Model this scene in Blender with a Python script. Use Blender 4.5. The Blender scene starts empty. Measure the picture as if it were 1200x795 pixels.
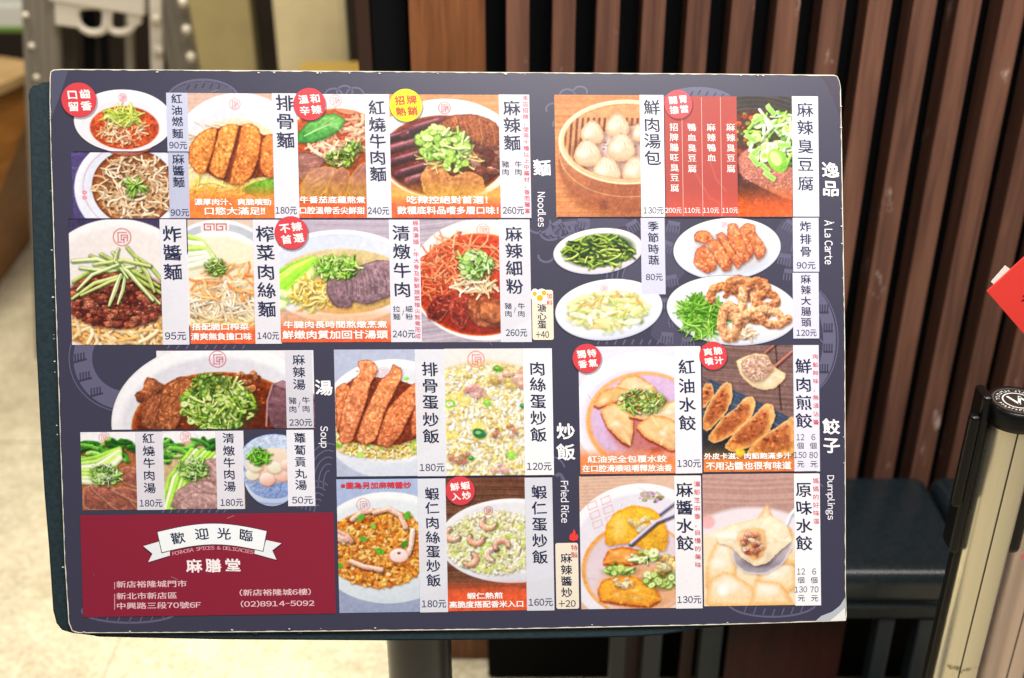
import bpy, bmesh, math, random
import numpy as np
from mathutils import Matrix, Vector

# ------------------------------------------------------------------ camera, light, exposure
scene = bpy.context.scene
COL = scene.collection
F_PX, CX, CY = 1348.0, 600.0, 397.5            # focal length in photo pixels (1200 wide)
PITCH = math.radians(28.0)
CAM = np.array([0.0, 0.0, 1.60])
FWD = np.array([0.0, math.cos(PITCH), -math.sin(PITCH)])
RIGHT = np.array([1.0, 0.0, 0.0])
UP = np.cross(RIGHT, FWD)

cam_data = bpy.data.cameras.new('camera')
cam_data.sensor_width = 36.0
cam_data.lens = 36.0 * F_PX / 1200.0
cam_data.clip_end = 100
cam_data.clip_start = 0.02
cam_data.dof.use_dof = True
cam_data.dof.focus_distance = 1.235
cam_data.dof.aperture_fstop = 3.3
cam = bpy.data.objects.new('camera', cam_data)
COL.objects.link(cam)
cam.location = Vector(CAM)
cam.rotation_euler = (math.radians(90) - PITCH, 0, 0)
scene.camera = cam

world = bpy.data.worlds.new('World')
scene.world = world
world.use_nodes = True
bg = world.node_tree.nodes['Background']
bg.inputs[0].default_value = (1.0, 0.93, 0.84, 1)
bg.inputs[1].default_value = 0.11

def area(name, loc, target, size, power, color=(1, .95, .88), shape='RECTANGLE', size_y=None):
    d = bpy.data.lights.new(name, 'AREA'); d.shape = shape; d.size = size
    if size_y: d.size_y = size_y
    d.energy = power; d.color = color
    o = bpy.data.objects.new(name, d); COL.objects.link(o)
    o.location = loc
    o.rotation_euler = (Vector(target) - Vector(loc)).to_track_quat('-Z', 'Y').to_euler()
    return o
area('ceiling_lamp', (0.45, 0.10, 3.05), (0.0, 1.1, 1.0), 1.4, 80, (1.0, .965, .94), size_y=0.9)
area('ceiling_lamp_wall', (1.0, 0.35, 2.75), (1.0, 1.7, 0.7), 2.4, 35, (1.0, .90, .80), size_y=0.3)
area('ceiling_lamp_floor', (-1.2, 2.6, 2.9), (-0.9, 2.5, 0.0), 1.2, 84, (1.0, .93, .80), size_y=1.2)
area('spot_floor', (-0.55, 1.65, 0.93), (-0.5, 1.80, 0.0), 0.25, 7.0, (1.0, .96, .88), size_y=0.25).data.spread = math.radians(120)
vs = scene.view_settings
scene.display_settings.display_device = 'sRGB'
vs.view_transform = 'Standard'; vs.look = 'None'; vs.exposure = 0.0; vs.gamma = 1.0
scene.cycles.transparent_max_bounces = 16

# ------------------------------------------------------------------ geometry of the view
def ray(px, py):
    d = FWD * F_PX + RIGHT * (px - CX) - UP * (py - CY)
    return d / np.linalg.norm(d)
def hit_y(px, py, y):
    d = ray(px, py); return CAM + d * ((y - CAM[1]) / d[1])
def hit_z(px, py, z):
    d = ray(px, py); return CAM + d * ((z - CAM[2]) / d[2])

# board pose (fitted): columns are board x, board y, board normal in the world
BR = np.array([[0.99902492,-0.00786403,0.04344382],[0.0424659,0.44033348,-0.89682946],[-0.01207707,0.89779986,0.44023807]])
BT = np.array([-0.05669117,0.95201693,0.74126499])
def px2board(px, py, h=0.0):
    """pixel of the photograph -> point of the board's own plane (metres)"""
    d = ray(px, py); n = BR[:, 2]
    o = BT + n * h
    t = np.dot(o - CAM, n) / np.dot(d, n)
    p = CAM + d * t - BT
    return np.array([p @ BR[:, 0], p @ BR[:, 1]])

# homography unit square <-> photo pixels (corners of the sheet)
def homography(src, dst):
    A = []
    for (x, y), (u, v) in zip(src, dst):
        A.append([x, y, 1, 0, 0, 0, -u*x, -u*y, -u]); A.append([0, 0, 0, x, y, 1, -v*x, -v*y, -v])
    _, _, V = np.linalg.svd(np.array(A, float)); return V[-1].reshape(3, 3)
CORN = [(58.5, 81.5), (985.5, 88), (992, 728), (79, 742)]
GH = homography([(0, 0), (1, 0), (1, 1), (0, 1)], CORN)
GI = np.linalg.inv(GH)
BC = [px2board(*c) for c in CORN]
HB = homography([(0, 0), (1, 0), (1, 1), (0, 1)], BC)
def unit(x, y):
    v = GI @ np.array([x, y, 1.0]); return v[:2] / v[2]
def place(cx, cy, dx, dy):
    """offsets (photo px, arrays) round a centre -> board-plane coordinates, squared up with the sheet"""
    s0, t0 = unit(cx, cy)
    s = s0 + np.asarray(dx, float) / (927 - 14 * t0)
    t = t0 + np.asarray(dy, float) / (661 - 21 * s0)
    w = HB[2, 0]*s + HB[2, 1]*t + HB[2, 2]
    return np.stack([(HB[0, 0]*s + HB[0, 1]*t + HB[0, 2]) / w, (HB[1, 0]*s + HB[1, 1]*t + HB[1, 2]) / w], -1)

# ------------------------------------------------------------------ colours and materials
def s2l(c):
    c = np.asarray(c, float)
    return np.where(c <= .04045, c / 12.92, ((c + .055) / 1.055) ** 2.4)
def hx(h):
    return np.array([int(h[i:i+2], 16) for i in (0, 2, 4)], float) / 255
def lin(h, k=1.0):
    r = s2l(hx(h)) * k; return (r[0], r[1], r[2], 1)

class N:
    def __init__(s, name):
        s.m = bpy.data.materials.new(name); s.m.use_nodes = True
        s.t = s.m.node_tree; s.b = s.t.nodes['Principled BSDF']; s.out = s.t.nodes['Material Output']
    def n(s, typ, **k):
        x = s.t.nodes.new(typ)
        for a, v in k.items():
            if a.startswith('i_'): x.inputs[a[2:].replace('_', ' ')].default_value = v
            else: setattr(x, a, v)
        return x
    def l(s, a, b): s.t.links.new(a, b)

def ink(name='printed_ink', rough=.36, alpha=True, k=.76):
    """flat print: the colour of each spot of ink is stored on the sheet's own points"""
    q = N(name)
    at = q.n('ShaderNodeAttribute', attribute_name='ink')
    mul = q.n('ShaderNodeVectorMath', operation='SCALE'); mul.inputs['Scale'].default_value = k
    q.l(at.outputs['Color'], mul.inputs[0]); q.l(mul.outputs[0], q.b.inputs['Base Color'])
    q.b.inputs['Roughness'].default_value = rough
    q.b.inputs['Specular IOR Level'].default_value = .38
    sm = q.n('ShaderNodeTexNoise'); sm.inputs['Scale'].default_value = 9; sm.inputs['Detail'].default_value = 6; tc0 = q.n('ShaderNodeTexCoord'); q.l(tc0.outputs['Object'], sm.inputs['Vector'])
    mr = q.n('ShaderNodeMapRange'); mr.inputs['From Min'].default_value = .35; mr.inputs['From Max'].default_value = .68; mr.inputs['To Min'].default_value = rough - .07; mr.inputs['To Max'].default_value = rough + .12; q.l(sm.outputs[0], mr.inputs['Value']); q.l(mr.outputs[0], q.b.inputs['Roughness'])
    if alpha: q.l(at.outputs['Alpha'], q.b.inputs['Alpha'])
    nz = q.n('ShaderNodeTexNoise'); nz.inputs['Scale'].default_value = 900; nz.inputs['Detail'].default_value = 2
    tc = q.n('ShaderNodeTexCoord'); q.l(tc.outputs['Object'], nz.inputs['Vector'])
    bp = q.n('ShaderNodeBump'); bp.inputs['Strength'].default_value = .05; bp.inputs['Distance'].default_value = .0005
    q.l(nz.outputs[0], bp.inputs['Height']); q.l(bp.outputs[0], q.b.inputs['Normal'])
    return q.m
INK = ink(alpha=False); INKA = ink('printed_ink_clear', alpha=True)

def flat(name, h, rough=.36, k=.80, grain=.06, scale=500, metal=0.0, spec=.5, bump=0.05):
    q = N(name)
    nz = q.n('ShaderNodeTexNoise'); nz.inputs['Scale'].default_value = scale; nz.inputs['Detail'].default_value = 3
    tc = q.n('ShaderNodeTexCoord'); q.l(tc.outputs['Object'], nz.inputs['Vector'])
    r = q.n('ShaderNodeValToRGB'); c = np.array(lin(h, k))
    r.color_ramp.elements[0].position = .3; r.color_ramp.elements[1].position = .7
    lo = c * (1 - grain); hi = c * (1 + grain); lo[3] = hi[3] = 1
    r.color_ramp.elements[0].color = lo; r.color_ramp.elements[1].color = hi
    q.l(nz.outputs[0], r.inputs[0]); q.l(r.outputs[0], q.b.inputs['Base Color'])
    q.b.inputs['Roughness'].default_value = rough; q.b.inputs['Metallic'].default_value = metal
    q.b.inputs['Specular IOR Level'].default_value = spec
    bp = q.n('ShaderNodeBump'); bp.inputs['Strength'].default_value = bump; bp.inputs['Distance'].default_value = .002
    q.l(nz.outputs[0], bp.inputs['Height']); q.l(bp.outputs[0], q.b.inputs['Normal'])
    return q.m

# ------------------------------------------------------------------ object helpers
def link_mesh(name, me, mat=None, parent=None):
    o = bpy.data.objects.new(name, me); COL.objects.link(o)
    if mat is not None and len(me.materials) == 0: me.materials.append(mat)
    if parent is not None: o.parent = parent
    return o
def mesh(name, verts, faces, mat=None, parent=None, smooth=False):
    me = bpy.data.meshes.new(name); me.from_pydata([tuple(map(float, v)) for v in verts], [], faces); me.update()
    if smooth: me.polygons.foreach_set('use_smooth', [True] * len(me.polygons))
    return link_mesh(name, me, mat, parent)
def from_bm(name, bm, mat=None, parent=None, smooth=False):
    me = bpy.data.meshes.new(name); bmesh.ops.recalc_face_normals(bm, faces=bm.faces[:]); bm.to_mesh(me); bm.free()
    if smooth: me.polygons.foreach_set('use_smooth', [True] * len(me.polygons))
    return link_mesh(name, me, mat, parent)
def empty(name, loc, label, cat, group=None):
    o = bpy.data.objects.new(name, None); COL.objects.link(o); o.location = loc; o.empty_display_size = .05
    o['label'] = label; o['category'] = cat
    if group: o['group'] = group
    return o
def tag(o, label, cat, group=None):
    o['label'] = label; o['category'] = cat
    if group: o['group'] = group
    return o
def bm_box(bm, c, s, rot=None, bevel=0.0, seg=2):
    r = bmesh.ops.create_cube(bm, size=1.0)['verts']
    M = Matrix.Translation(Vector(c)) @ (rot or Matrix.Identity(4)) @ Matrix.Diagonal((s[0], s[1], s[2], 1))
    if bevel > 0:
        bmesh.ops.scale(bm, verts=r, vec=s)
        es = list({e for v in r for e in v.link_edges})
        out = bmesh.ops.bevel(bm, geom=es, offset=bevel, segments=seg, affect='EDGES', profile=.5)
        vs_ = list({v for f in out['faces'] for v in f.verts} | {v for v in r if v.is_valid})
        bmesh.ops.transform(bm, matrix=Matrix.Translation(Vector(c)) @ (rot or Matrix.Identity(4)), verts=vs_)
    else:
        bmesh.ops.transform(bm, matrix=M, verts=r)
def box(name, c, s, mat, parent=None, bevel=0.0, rot=None, seg=2, smooth=False):
    bm = bmesh.new(); bm_box(bm, c, s, rot, bevel, seg); return from_bm(name, bm, mat, parent, smooth)
def bm_cyl(bm, c, r, h, seg=40, r2=None, rot=None):
    bmesh.ops.create_cone(bm, cap_ends=True, segments=seg, radius1=r, radius2=r if r2 is None else r2, depth=h,
                          matrix=Matrix.Translation(Vector(c)) @ (rot or Matrix.Identity(4)))
def lathe(name, prof, mat, parent=None, loc=(0, 0, 0), seg=48, smooth=True):
    vs_, fs = [], []
    for (r, z) in prof:
        for k in range(seg):
            a = 2 * math.pi * k / seg; vs_.append((loc[0] + r * math.cos(a), loc[1] + r * math.sin(a), loc[2] + z))
    for i in range(len(prof) - 1):
        for k in range(seg):
            fs.append((i*seg + k, i*seg + (k+1) % seg, (i+1)*seg + (k+1) % seg, (i+1)*seg + k))
    o = mesh(name, vs_, fs, mat, parent, smooth)
    return o
def extrude_poly(name, pts, z0, z1, mat, parent=None, matside=None):
    """closed outline in the XY plane of its parent, given real thickness z0..z1"""
    n = len(pts)
    vs_ = [(p[0], p[1], z0) for p in pts] + [(p[0], p[1], z1) for p in pts]
    fs = [tuple(range(n, 2*n)), tuple(range(n - 1, -1, -1))] + [(i, (i+1) % n, n + (i+1) % n, n + i) for i in range(n)]
    o = mesh(name, vs_, fs, mat, parent)
    bm = bmesh.new(); bm.from_mesh(o.data); bmesh.ops.recalc_face_normals(bm, faces=bm.faces[:]); bm.to_mesh(o.data); bm.free()
    if matside is not None:
        o.data.materials.append(matside)
        for p in o.data.polygons:
            if abs(p.normal.z) < .5: p.material_index = 1
    return o

# ------------------------------------------------------------------ printed photographs: a small painter
# Each printed photo of a dish is a flat sheet of fine mesh whose points carry the ink colour.
P = 0.8
rs = np.random.RandomState(7)
rnd = random.Random(11)
LAT = rs.rand(256, 256)
def vnoise(x, y):
    xi = np.floor(x).astype(int); yi = np.floor(y).astype(int); fx = x - xi; fy = y - yi
    fx = fx*fx*(3 - 2*fx); fy = fy*fy*(3 - 2*fy)
    a = LAT[yi & 255, xi & 255]; b = LAT[yi & 255, (xi+1) & 255]; c = LAT[(yi+1) & 255, xi & 255]; d = LAT[(yi+1) & 255, (xi+1) & 255]
    return (a + (b-a)*fx) * (1-fy) + (c + (d-c)*fx) * fy
def fbm(x, y, o=3):
    s = 0; k = .5
    for i in range(o):
        s = s + k * vnoise(x * 2**i + 17*i, y * 2**i + 31*i); k *= .5
    return s / (1 - .5**o)
def col3(c): return hx(c) if isinstance(c, str) else np.asarray(c, float)
def pick(cs): return col3(rnd.choice(cs))
class Cv:
    def __init__(s, x0, y0, x1, y1, base=None):
        s.r = (x0, y0, x1, y1)
        s.nx = int(round((x1-x0)/P)) + 1; s.ny = int(round((y1-y0)/P)) + 1
        s.x = np.linspace(x0, x1, s.nx); s.y = np.linspace(y0, y1, s.ny)
        s.X, s.Y = np.meshgrid(s.x, s.y)
        s.rgb = np.zeros((s.ny, s.nx, 3)); s.a = np.zeros((s.ny, s.nx)); s.clip = None
        if base is not None: s.rgb[:] = col3(base); s.a[:] = 1
    def sl(s, x0, y0, x1, y1):
        i0 = max(0, int((x0 - s.r[0]) / P) - 1); i1 = min(s.nx, int((x1 - s.r[0]) / P) + 3)
        j0 = max(0, int((y0 - s.r[1]) / P) - 1); j1 = min(s.ny, int((y1 - s.r[1]) / P) + 3)
        return (slice(j0, max(j0, j1)), slice(i0, max(i0, i1)))
    def put(s, q, c, a):
        if s.clip is not None: a = a * s.clip[q]
        a3 = a[..., None]; s.rgb[q] = s.rgb[q] * (1 - a3) + c * a3; s.a[q] = 1 - (1 - s.a[q]) * (1 - a)
    def emask(s, cx, cy, rx, ry, ang=0, soft=1.2, q=None):
        q = q or (slice(None), slice(None)); t = math.radians(ang)
        dx = s.X[q] - cx; dy = s.Y[q] - cy
        u = (dx*math.cos(t) + dy*math.sin(t)) / rx; v = (-dx*math.sin(t) + dy*math.cos(t)) / ry
        d = (np.sqrt(u*u + v*v) - 1) * min(rx, ry)
        return np.clip(.5 - d / soft, 0, 1), u, v
    def ell(s, cx, cy, rx, ry, c, c2=None, ang=0, soft=1.2, a=1.0, tex=0.0, ts=.3, edge=None, ew=.2):
        R = max(rx, ry) + soft + 1; q = s.sl(cx-R, cy-R, cx+R, cy+R)
        if s.X[q].size == 0: return
        m, u, v = s.emask(cx, cy, rx, ry, ang, soft, q)
        c = col3(c) + np.zeros(u.shape + (3,))
        if c2 is not None:
            k = np.clip((v + u*.3 + 1) / 2, 0, 1)[..., None]; c = c * (1-k) + col3(c2) * k
        if edge is not None:
            r = np.sqrt(u*u + v*v); k = np.clip((r - (1-ew)) / ew, 0, 1)[..., None]; c = c * (1-k) + col3(edge) * k
        if tex: c = c * (1 + tex * (fbm(s.X[q]*ts, s.Y[q]*ts)[..., None] - .5) * 2)
        s.put(q, np.clip(c, 0, 1), m * a)
    def ring(s, cx, cy, rx, ry, w, c, ang=0, a=1.0, soft=1.0):
        R = max(rx, ry) + w + 2; q = s.sl(cx-R, cy-R, cx+R, cy+R)
        if s.X[q].size == 0: return
        _, u, v = s.emask(cx, cy, rx, ry, ang, 1, q)
        d = np.abs((np.sqrt(u*u + v*v) - 1) * min(rx, ry)) - w/2
        s.put(q, col3(c), np.clip(.5 - d/soft, 0, 1) * a)
    def stroke(s, pts, w, c, hi=.22, lo=.30, soft=.9, a=1.0, tip=1.0, sh=0.0, tex=0.0):
        pts = np.asarray(pts, float); w = float(w)
        if sh: s.stroke(pts + [0.6, 1.0], w + 1.6, (.12, .05, .03) if sh > 0 else (.1, .2, .05), 0, 0, 2.0, abs(sh), 1)
        x0, y0 = pts.min(0) - w - 1; x1, y1 = pts.max(0) + w + 1
        q = s.sl(x0, y0, x1, y1); X = s.X[q]; Y = s.Y[q]
        if X.size == 0: return
        best = np.full(X.shape, 1e9); tt = np.zeros(X.shape); n = len(pts) - 1
        side = np.zeros(X.shape)
        for i in range(n):
            ax, ay = pts[i]; bx, by = pts[i+1]; vx, vy = bx-ax, by-ay; L = vx*vx + vy*vy + 1e-9
            t = np.clip(((X-ax)*vx + (Y-ay)*vy) / L, 0, 1)
            ex = X - ax - t*vx; ey = Y - ay - t*vy; d = np.sqrt(ex*ex + ey*ey); m = d < best
            best = np.where(m, d, best); tt = np.where(m, (i + t)/n, tt); side = np.where(m, (ey + .5*ex), side)
        hw = w/2 * (1 - (1-tip) * np.abs(2*tt-1)**2)
        al = np.clip(.5 - (best - hw)/soft, 0, 1)
        k = np.clip(side / np.maximum(hw, .3), -1, 1)
        f = 1 + hi * np.clip(-k + .3, 0, 1) - lo * np.clip(k, 0, 1)
        cc = col3(c) * f[..., None]
        if tex: cc = cc * (1 + tex * (fbm(X*.5, Y*.5)[..., None] - .5) * 2)
        s.put(q, np.clip(cc, 0, 1), al * a)
    def poly(s, pts, c, c2=None, soft=1.2, a=1.0, rnd_=True, tex=0.0, ts=.35, edge=None, ew=3.0, sh=0.0, gloss=0.0):
        pts = np.asarray(pts, float)
        if len(pts) > 4:
            nx = np.roll(pts, -1, 0); pts = np.stack([pts*.85 + nx*.15, pts*.15 + nx*.85], 1).reshape(-1, 2)
        if sh: s.poly(pts + [1.2, 1.8], (.10, .04, .02), soft=4, a=sh*.7)
        x0, y0 = pts.min(0) - 3; x1, y1 = pts.max(0) + 3; q = s.sl(x0, y0, x1, y1); X = s.X[q]; Y = s.Y[q]
        if X.size == 0: return
        d = np.full(X.shape, 1e9); ins = np.zeros(X.shape, bool); n = len(pts)
        for i in range(n):
            ax, ay = pts[i]; bx, by = pts[(i+1) % n]; vx, vy = bx-ax, by-ay; L = vx*vx + vy*vy + 1e-9
            t = np.clip(((X-ax)*vx + (Y-ay)*vy)/L, 0, 1); d = np.minimum(d, np.hypot(X-ax-t*vx, Y-ay-t*vy))
            if ay != by: ins ^= ((ay > Y) != (by > Y)) & (X < (bx-ax) * (Y-ay) / (by-ay) + ax)
        sd = np.where(ins, -d, d) + (fbm(X*.45, Y*.45) - .5) * 1.6
        cc = col3(c) + np.zeros(X.shape + (3,))
        if c2 is not None:
            k = np.clip((Y - y0) / (y1 - y0), 0, 1)[..., None]; cc = cc*(1-k) + col3(c2)*k
        if tex:
            g = fbm(X*ts, Y*ts, 4); g2 = fbm(X*ts*.35 + 50, Y*ts*.35)
            cc = cc * (1 + tex * ((g - .5) * 2.4 + (g2 - .5))[..., None])
            if gloss: cc = cc + gloss * np.clip((g - .62) * 6, 0, 1)[..., None]
        if edge is not None:
            k = np.clip((sd + ew)/ew, 0, 1)[..., None] * .8; cc = cc*(1-k) + col3(edge)*k
        s.put(q, np.clip(cc, 0, 1), np.clip(.5 - sd/soft, 0, 1) * a)
    def grad(s, y0, y1, c, a0=0., a1=1., x0=None, x1=None):
        q = s.sl(x0 if x0 is not None else s.r[0], y0, x1 if x1 is not None else s.r[2], s.r[3]); q = (slice(q[0].start, s.ny), q[1])
        k = np.clip((s.Y[q] - y0)/(y1 - y0), 0, 1); k = k*k*(3-2*k)
        s.put(q, col3(c), a0 + (a1-a0)*k)
    def noise(s, amp=.04, sc=.25):
        s.rgb *= (1 + amp * (fbm(s.X*sc, s.Y*sc)[..., None] - .5) * 2); s.rgb += (rs.rand(s.ny, s.nx, 1) - .5) * .012
        s.rgb = np.clip(s.rgb, 0, 1)

def inell(cx, cy, rx, ry):
    a = rnd.uniform(0, 6.283); r = math.sqrt(rnd.random()); return cx + rx*r*math.cos(a), cy + ry*r*math.sin(a)
def strand(x, y, L, ang, curl, n=7):
    pts = []; px, py = x, y; a = ang
    for i in range(n):
        pts.append((px, py)); px += L/n*math.cos(a); py += L/n*math.sin(a)*.8; a += curl + rnd.gauss(0, .16)
    m = np.mean(pts, 0); return np.array(pts) - m + [x, y]
def noodles(c, cx, cy, rx, ry, n, cols, w=1.9, L=26, curl=.35, sh=.35, under=None, ang=None):
    if under: c.ell(cx, cy, rx, ry, under, soft=3, tex=.2)
    for i in range(n):
        x, y = inell(cx, cy, rx, ry); a = rnd.uniform(0, 6.28) if ang is None else rnd.gauss(ang, .5)
        c.stroke(strand(x, y, L*rnd.uniform(.7, 1.5), a, rnd.choice((-1, 1))*rnd.uniform(.1, 1)*curl*.9), w*rnd.uniform(.8, 1.3), np.clip(pick(cols)*rnd.uniform(.94, 1.1), 0, 1), .12, .16, sh=sh*.5)
def scallions(c, cx, cy, rx, ry, n, greens=('7fae2e', 'a6cc4a', '5c8f22', 'c4de7a', '8cc04a', 'dcecaa'), r=3.0, rings=.45):
    c.ell(cx+1, cy+2, rx*1.05, ry*1.05, '3a4a18', soft=6, a=.55)
    for i in range(n):
        x, y = inell(cx, cy, rx, ry); g = pick(greens); k = r*rnd.uniform(.6, 1.25)
        if rnd.random() < rings:
            c.ell(x+.6, y+.9, k, k*.8, '2f4a12', soft=1.5, a=.4, ang=rnd.uniform(0, 90)); an = rnd.uniform(-50, 50); rr = rnd.uniform(.55, .95)
            c.ell(x, y, k, k*rr, g*1.03, ang=an); c.ell(x, y, k*.62, k*rr*.62, pick(('d8eaa0', 'eef4c8', 'b8d870')), ang=an); c.ell(x, y, k*.28, k*rr*.28, '86a83c', ang=an, a=.7)
        else:
            a = rnd.uniform(0, 3.14); L = k*rnd.uniform(.8, 1.8)
            c.stroke([(x-L*math.cos(a), y-L*math.sin(a)), (x, y+rnd.uniform(-1, 1)), (x+L*math.cos(a), y+L*math.sin(a))], k*rnd.uniform(.35, .7), g*rnd.uniform(.8, 1.1), .3, .35, sh=-.35)
def shreds(c, cx, cy, rx, ry, n, cols, w=1.4, L=14, sh=-.3, curl=.2): noodles(c, cx, cy, rx, ry, n, [col3(k) for k in cols], w, L, curl, sh)
def chunks(c, cx, cy, rx, ry, n, cols, r=4, tex=.35, region=None):
    for i in range(n):
        x, y = inell(cx, cy, rx, ry) if region is None else (rnd.uniform(region[0], region[2]), rnd.uniform(region[1], region[3]))
        k = r*rnd.uniform(.5, 1.3); m = 9; ph = rnd.uniform(0, 6)
        pts = [(x + k*(1+.28*math.sin(2*t+ph)+.15*math.sin(3*t+ph*2))*math.cos(t), y + k*.8*(1+.28*math.sin(2*t+ph))*math.sin(t)) for t in np.linspace(0, 6.283, m, endpoint=False)]
        b = pick(cols)*rnd.uniform(.85, 1.1); c.poly(pts, np.clip(b*1.15, 0, 1), b*.72, tex=tex, sh=.35, ts=.6)
        c.ell(x-k*.3, y-k*.35, k*.3, k*.18, np.clip(b*1.5+.08, 0, 1), soft=1.5, a=.55)
def rice(c, cx, cy, rx, ry, n, cols, L=3.0, w=1.9, under='b08a3c', region=None):
    if under: c.ell(cx, cy, rx, ry, under, soft=4, tex=.2)
    for i in range(n):
        x, y = inell(cx, cy, rx, ry) if region is None else (rnd.uniform(region[0], region[2]), rnd.uniform(region[1], region[3]))
        a = rnd.uniform(0, 3.14); dx, dy = L/2*math.cos(a), L/2*math.sin(a)
        c.stroke([(x-dx, y-dy), (x+dx, y+dy)], w*rnd.uniform(.8, 1.3), np.clip(pick(cols)*rnd.uniform(.92, 1.1), 0, 1), .10, .10, sh=.10, soft=1.5)
def crust(c, pts, base='c9743a', dark='8a3f1c'):
    base = np.clip(col3(base) * 1.10 + [.02, .03, .03], 0, 1)
    """one strip of a fried, breaded cutlet"""
    c.poly(pts, np.clip(col3(base)*1.12, 0, 1), col3(base)*.88, tex=.30, ts=.42, edge=dark, ew=1.8, sh=.5, gloss=.14)
    p = np.asarray(pts, float); m = p.mean(0)
    for i in range(16):
        k = rnd.random(); v = p[rnd.randrange(len(p))]; q = m + (v-m)*k*.85
        c.ell(q[0], q[1], rnd.uniform(1, 2.6), rnd.uniform(.7, 1.6), pick(('e8a060', 'f0b878', 'a85424', 'd98848', 'b86430')), ang=rnd.uniform(0, 90), soft=1.6, a=.6)
def slab(c, pts, base, edge, tex=.16, ts=.2, grain=None, sh=.5, gloss=.05):
    """a slice of stewed meat with its muscle grain"""
    c.poly(pts, np.clip(col3(base)*1.1, 0, 1), col3(base)*.85, tex=tex, ts=ts, edge=edge, ew=2.2, sh=sh, gloss=gloss)
    p = np.asarray(pts, float); m = p.mean(0)
    if grain is not None:
        g = math.radians(grain)
        for i in range(9):
            v = p[rnd.randrange(len(p))]; q = m + (v-m)*rnd.random()*.7; L = rnd.uniform(3, 8)
            c.stroke([(q[0]-L*math.cos(g), q[1]-L*math.sin(g)), (q[0], q[1]+rnd.uniform(-1, 1)), (q[0]+L*math.cos(g), q[1]+L*math.sin(g))], .9, np.clip(col3(base)*rnd.choice((.72, 1.28, 1.35)), 0, 1), 0, 0, a=.6)
def specks(c, cx, cy, rx, ry, n, cols, r=.8, a=.8):
    for i in range(n):
        x, y = inell(cx, cy, rx, ry); k = r*rnd.uniform(.5, 1.6); c.ell(x, y, k, k*.7, pick(cols), a=a, soft=.9)
def seal(c, x, y, r, col='d0626a', a=.85):
    """round red stamp on the crockery: a ring with angular key strokes"""
    w = max(.7, r*.11); c.ring(x, y, r, r, w, col, a=a)
    for (x0, y0, x1, y1) in ((-.45, -.55, .5, -.55), (-.45, -.55, -.45, .6), (-.1, -.25, .6, -.25), (-.1, -.25, -.1, .3), (.2, 0, .6, 0), (.2, 0, .2, .7), (-.1, .3, .2, .3), (.6, -.25, .6, .45), (-.45, .6, -.05, .6)):
        c.stroke([(x+x0*r, y+y0*r), (x+x1*r, y+y1*r)], w, col, 0, 0, a=a)
def dumpling(c, pts, base='ecc9a0', edge='c98e58', oil=None, n=6):
    if oil: c.poly(np.array(pts, float) + [0, 2.5], oil, soft=3, a=.85)
    c.poly(pts, np.clip(col3(base)*1.06, 0, 1), col3(base)*.88, tex=.08, ts=.12, edge=edge, ew=4.0, sh=.45, gloss=0)
    p = np.asarray(pts, float); m = p.mean(0)
    for i in range(n):
        v = p[rnd.randrange(len(p))]; q = m + (v-m)*rnd.uniform(.2, .7); w = m + (v-m)*.95
        c.stroke([q, (q+w)/2 + [rnd.uniform(-1, 1), rnd.uniform(-1, 1)], w], rnd.uniform(1.2, 2.4), np.clip(col3(base)*rnd.choice((.84, 1.12, 1.15)), 0, 1), .05, .1, soft=2.0, a=.5)
    for i in range(5):
        v = p[rnd.randrange(len(p))]; q = m + (v-m)*rnd.random()*.6; c.ell(q[0], q[1], rnd.uniform(2, 5), rnd.uniform(1, 2.4), ('fffaf0', 'd89858')[i % 2], soft=4, a=.45, ang=rnd.uniform(-40, 40))
def rectmask(c, x0, y0, x1, y1): return ((c.X >= x0) & (c.X <= x1) & (c.Y >= y0) & (c.Y <= y1)).astype(float)
OR = 'f0643c'

# ------------------------------------------------------------------ the dishes, one function for each printed photo
def d_oil_noodles():
    c = Cv(85, 104, 204, 186)
    c.ell(149, 166, 30, 17, 'c88a72', 'a8604a'); c.ell(145, 142, 56.5, 36.5, 'f6f4f8', 'dcd0dc'); c.ring(145, 142, 55.5, 35.5, 1.2, 'fffdff', a=.7)
    c.ell(147, 147, 48, 29, 'e4dce6', 'f2ecf2', soft=3); c.ell(146, 150, 39.5, 25, 'c2542e', tex=.35)
    specks(c, 146, 152, 38, 23, 160, ('8a2c14', 'd86a34', 'e89858', 'a83c1c'), 1.3)
    noodles(c, 146, 154, 28, 15, 60, ['ecd0a8', 'e0b888', 'f2e0c4', 'd89868'], 1.5, 14)
    specks(c, 146, 158, 33, 16, 70, ('a83c1c', 'd86a34'), .9)
    shreds(c, 145, 136, 22, 10, 70, ('d8de74', 'b8cc48', 'e8ecA0', '9cb838', 'c8d45c'), 1.5, 15)
    seal(c, 145, 115, 4.6); return c
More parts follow.
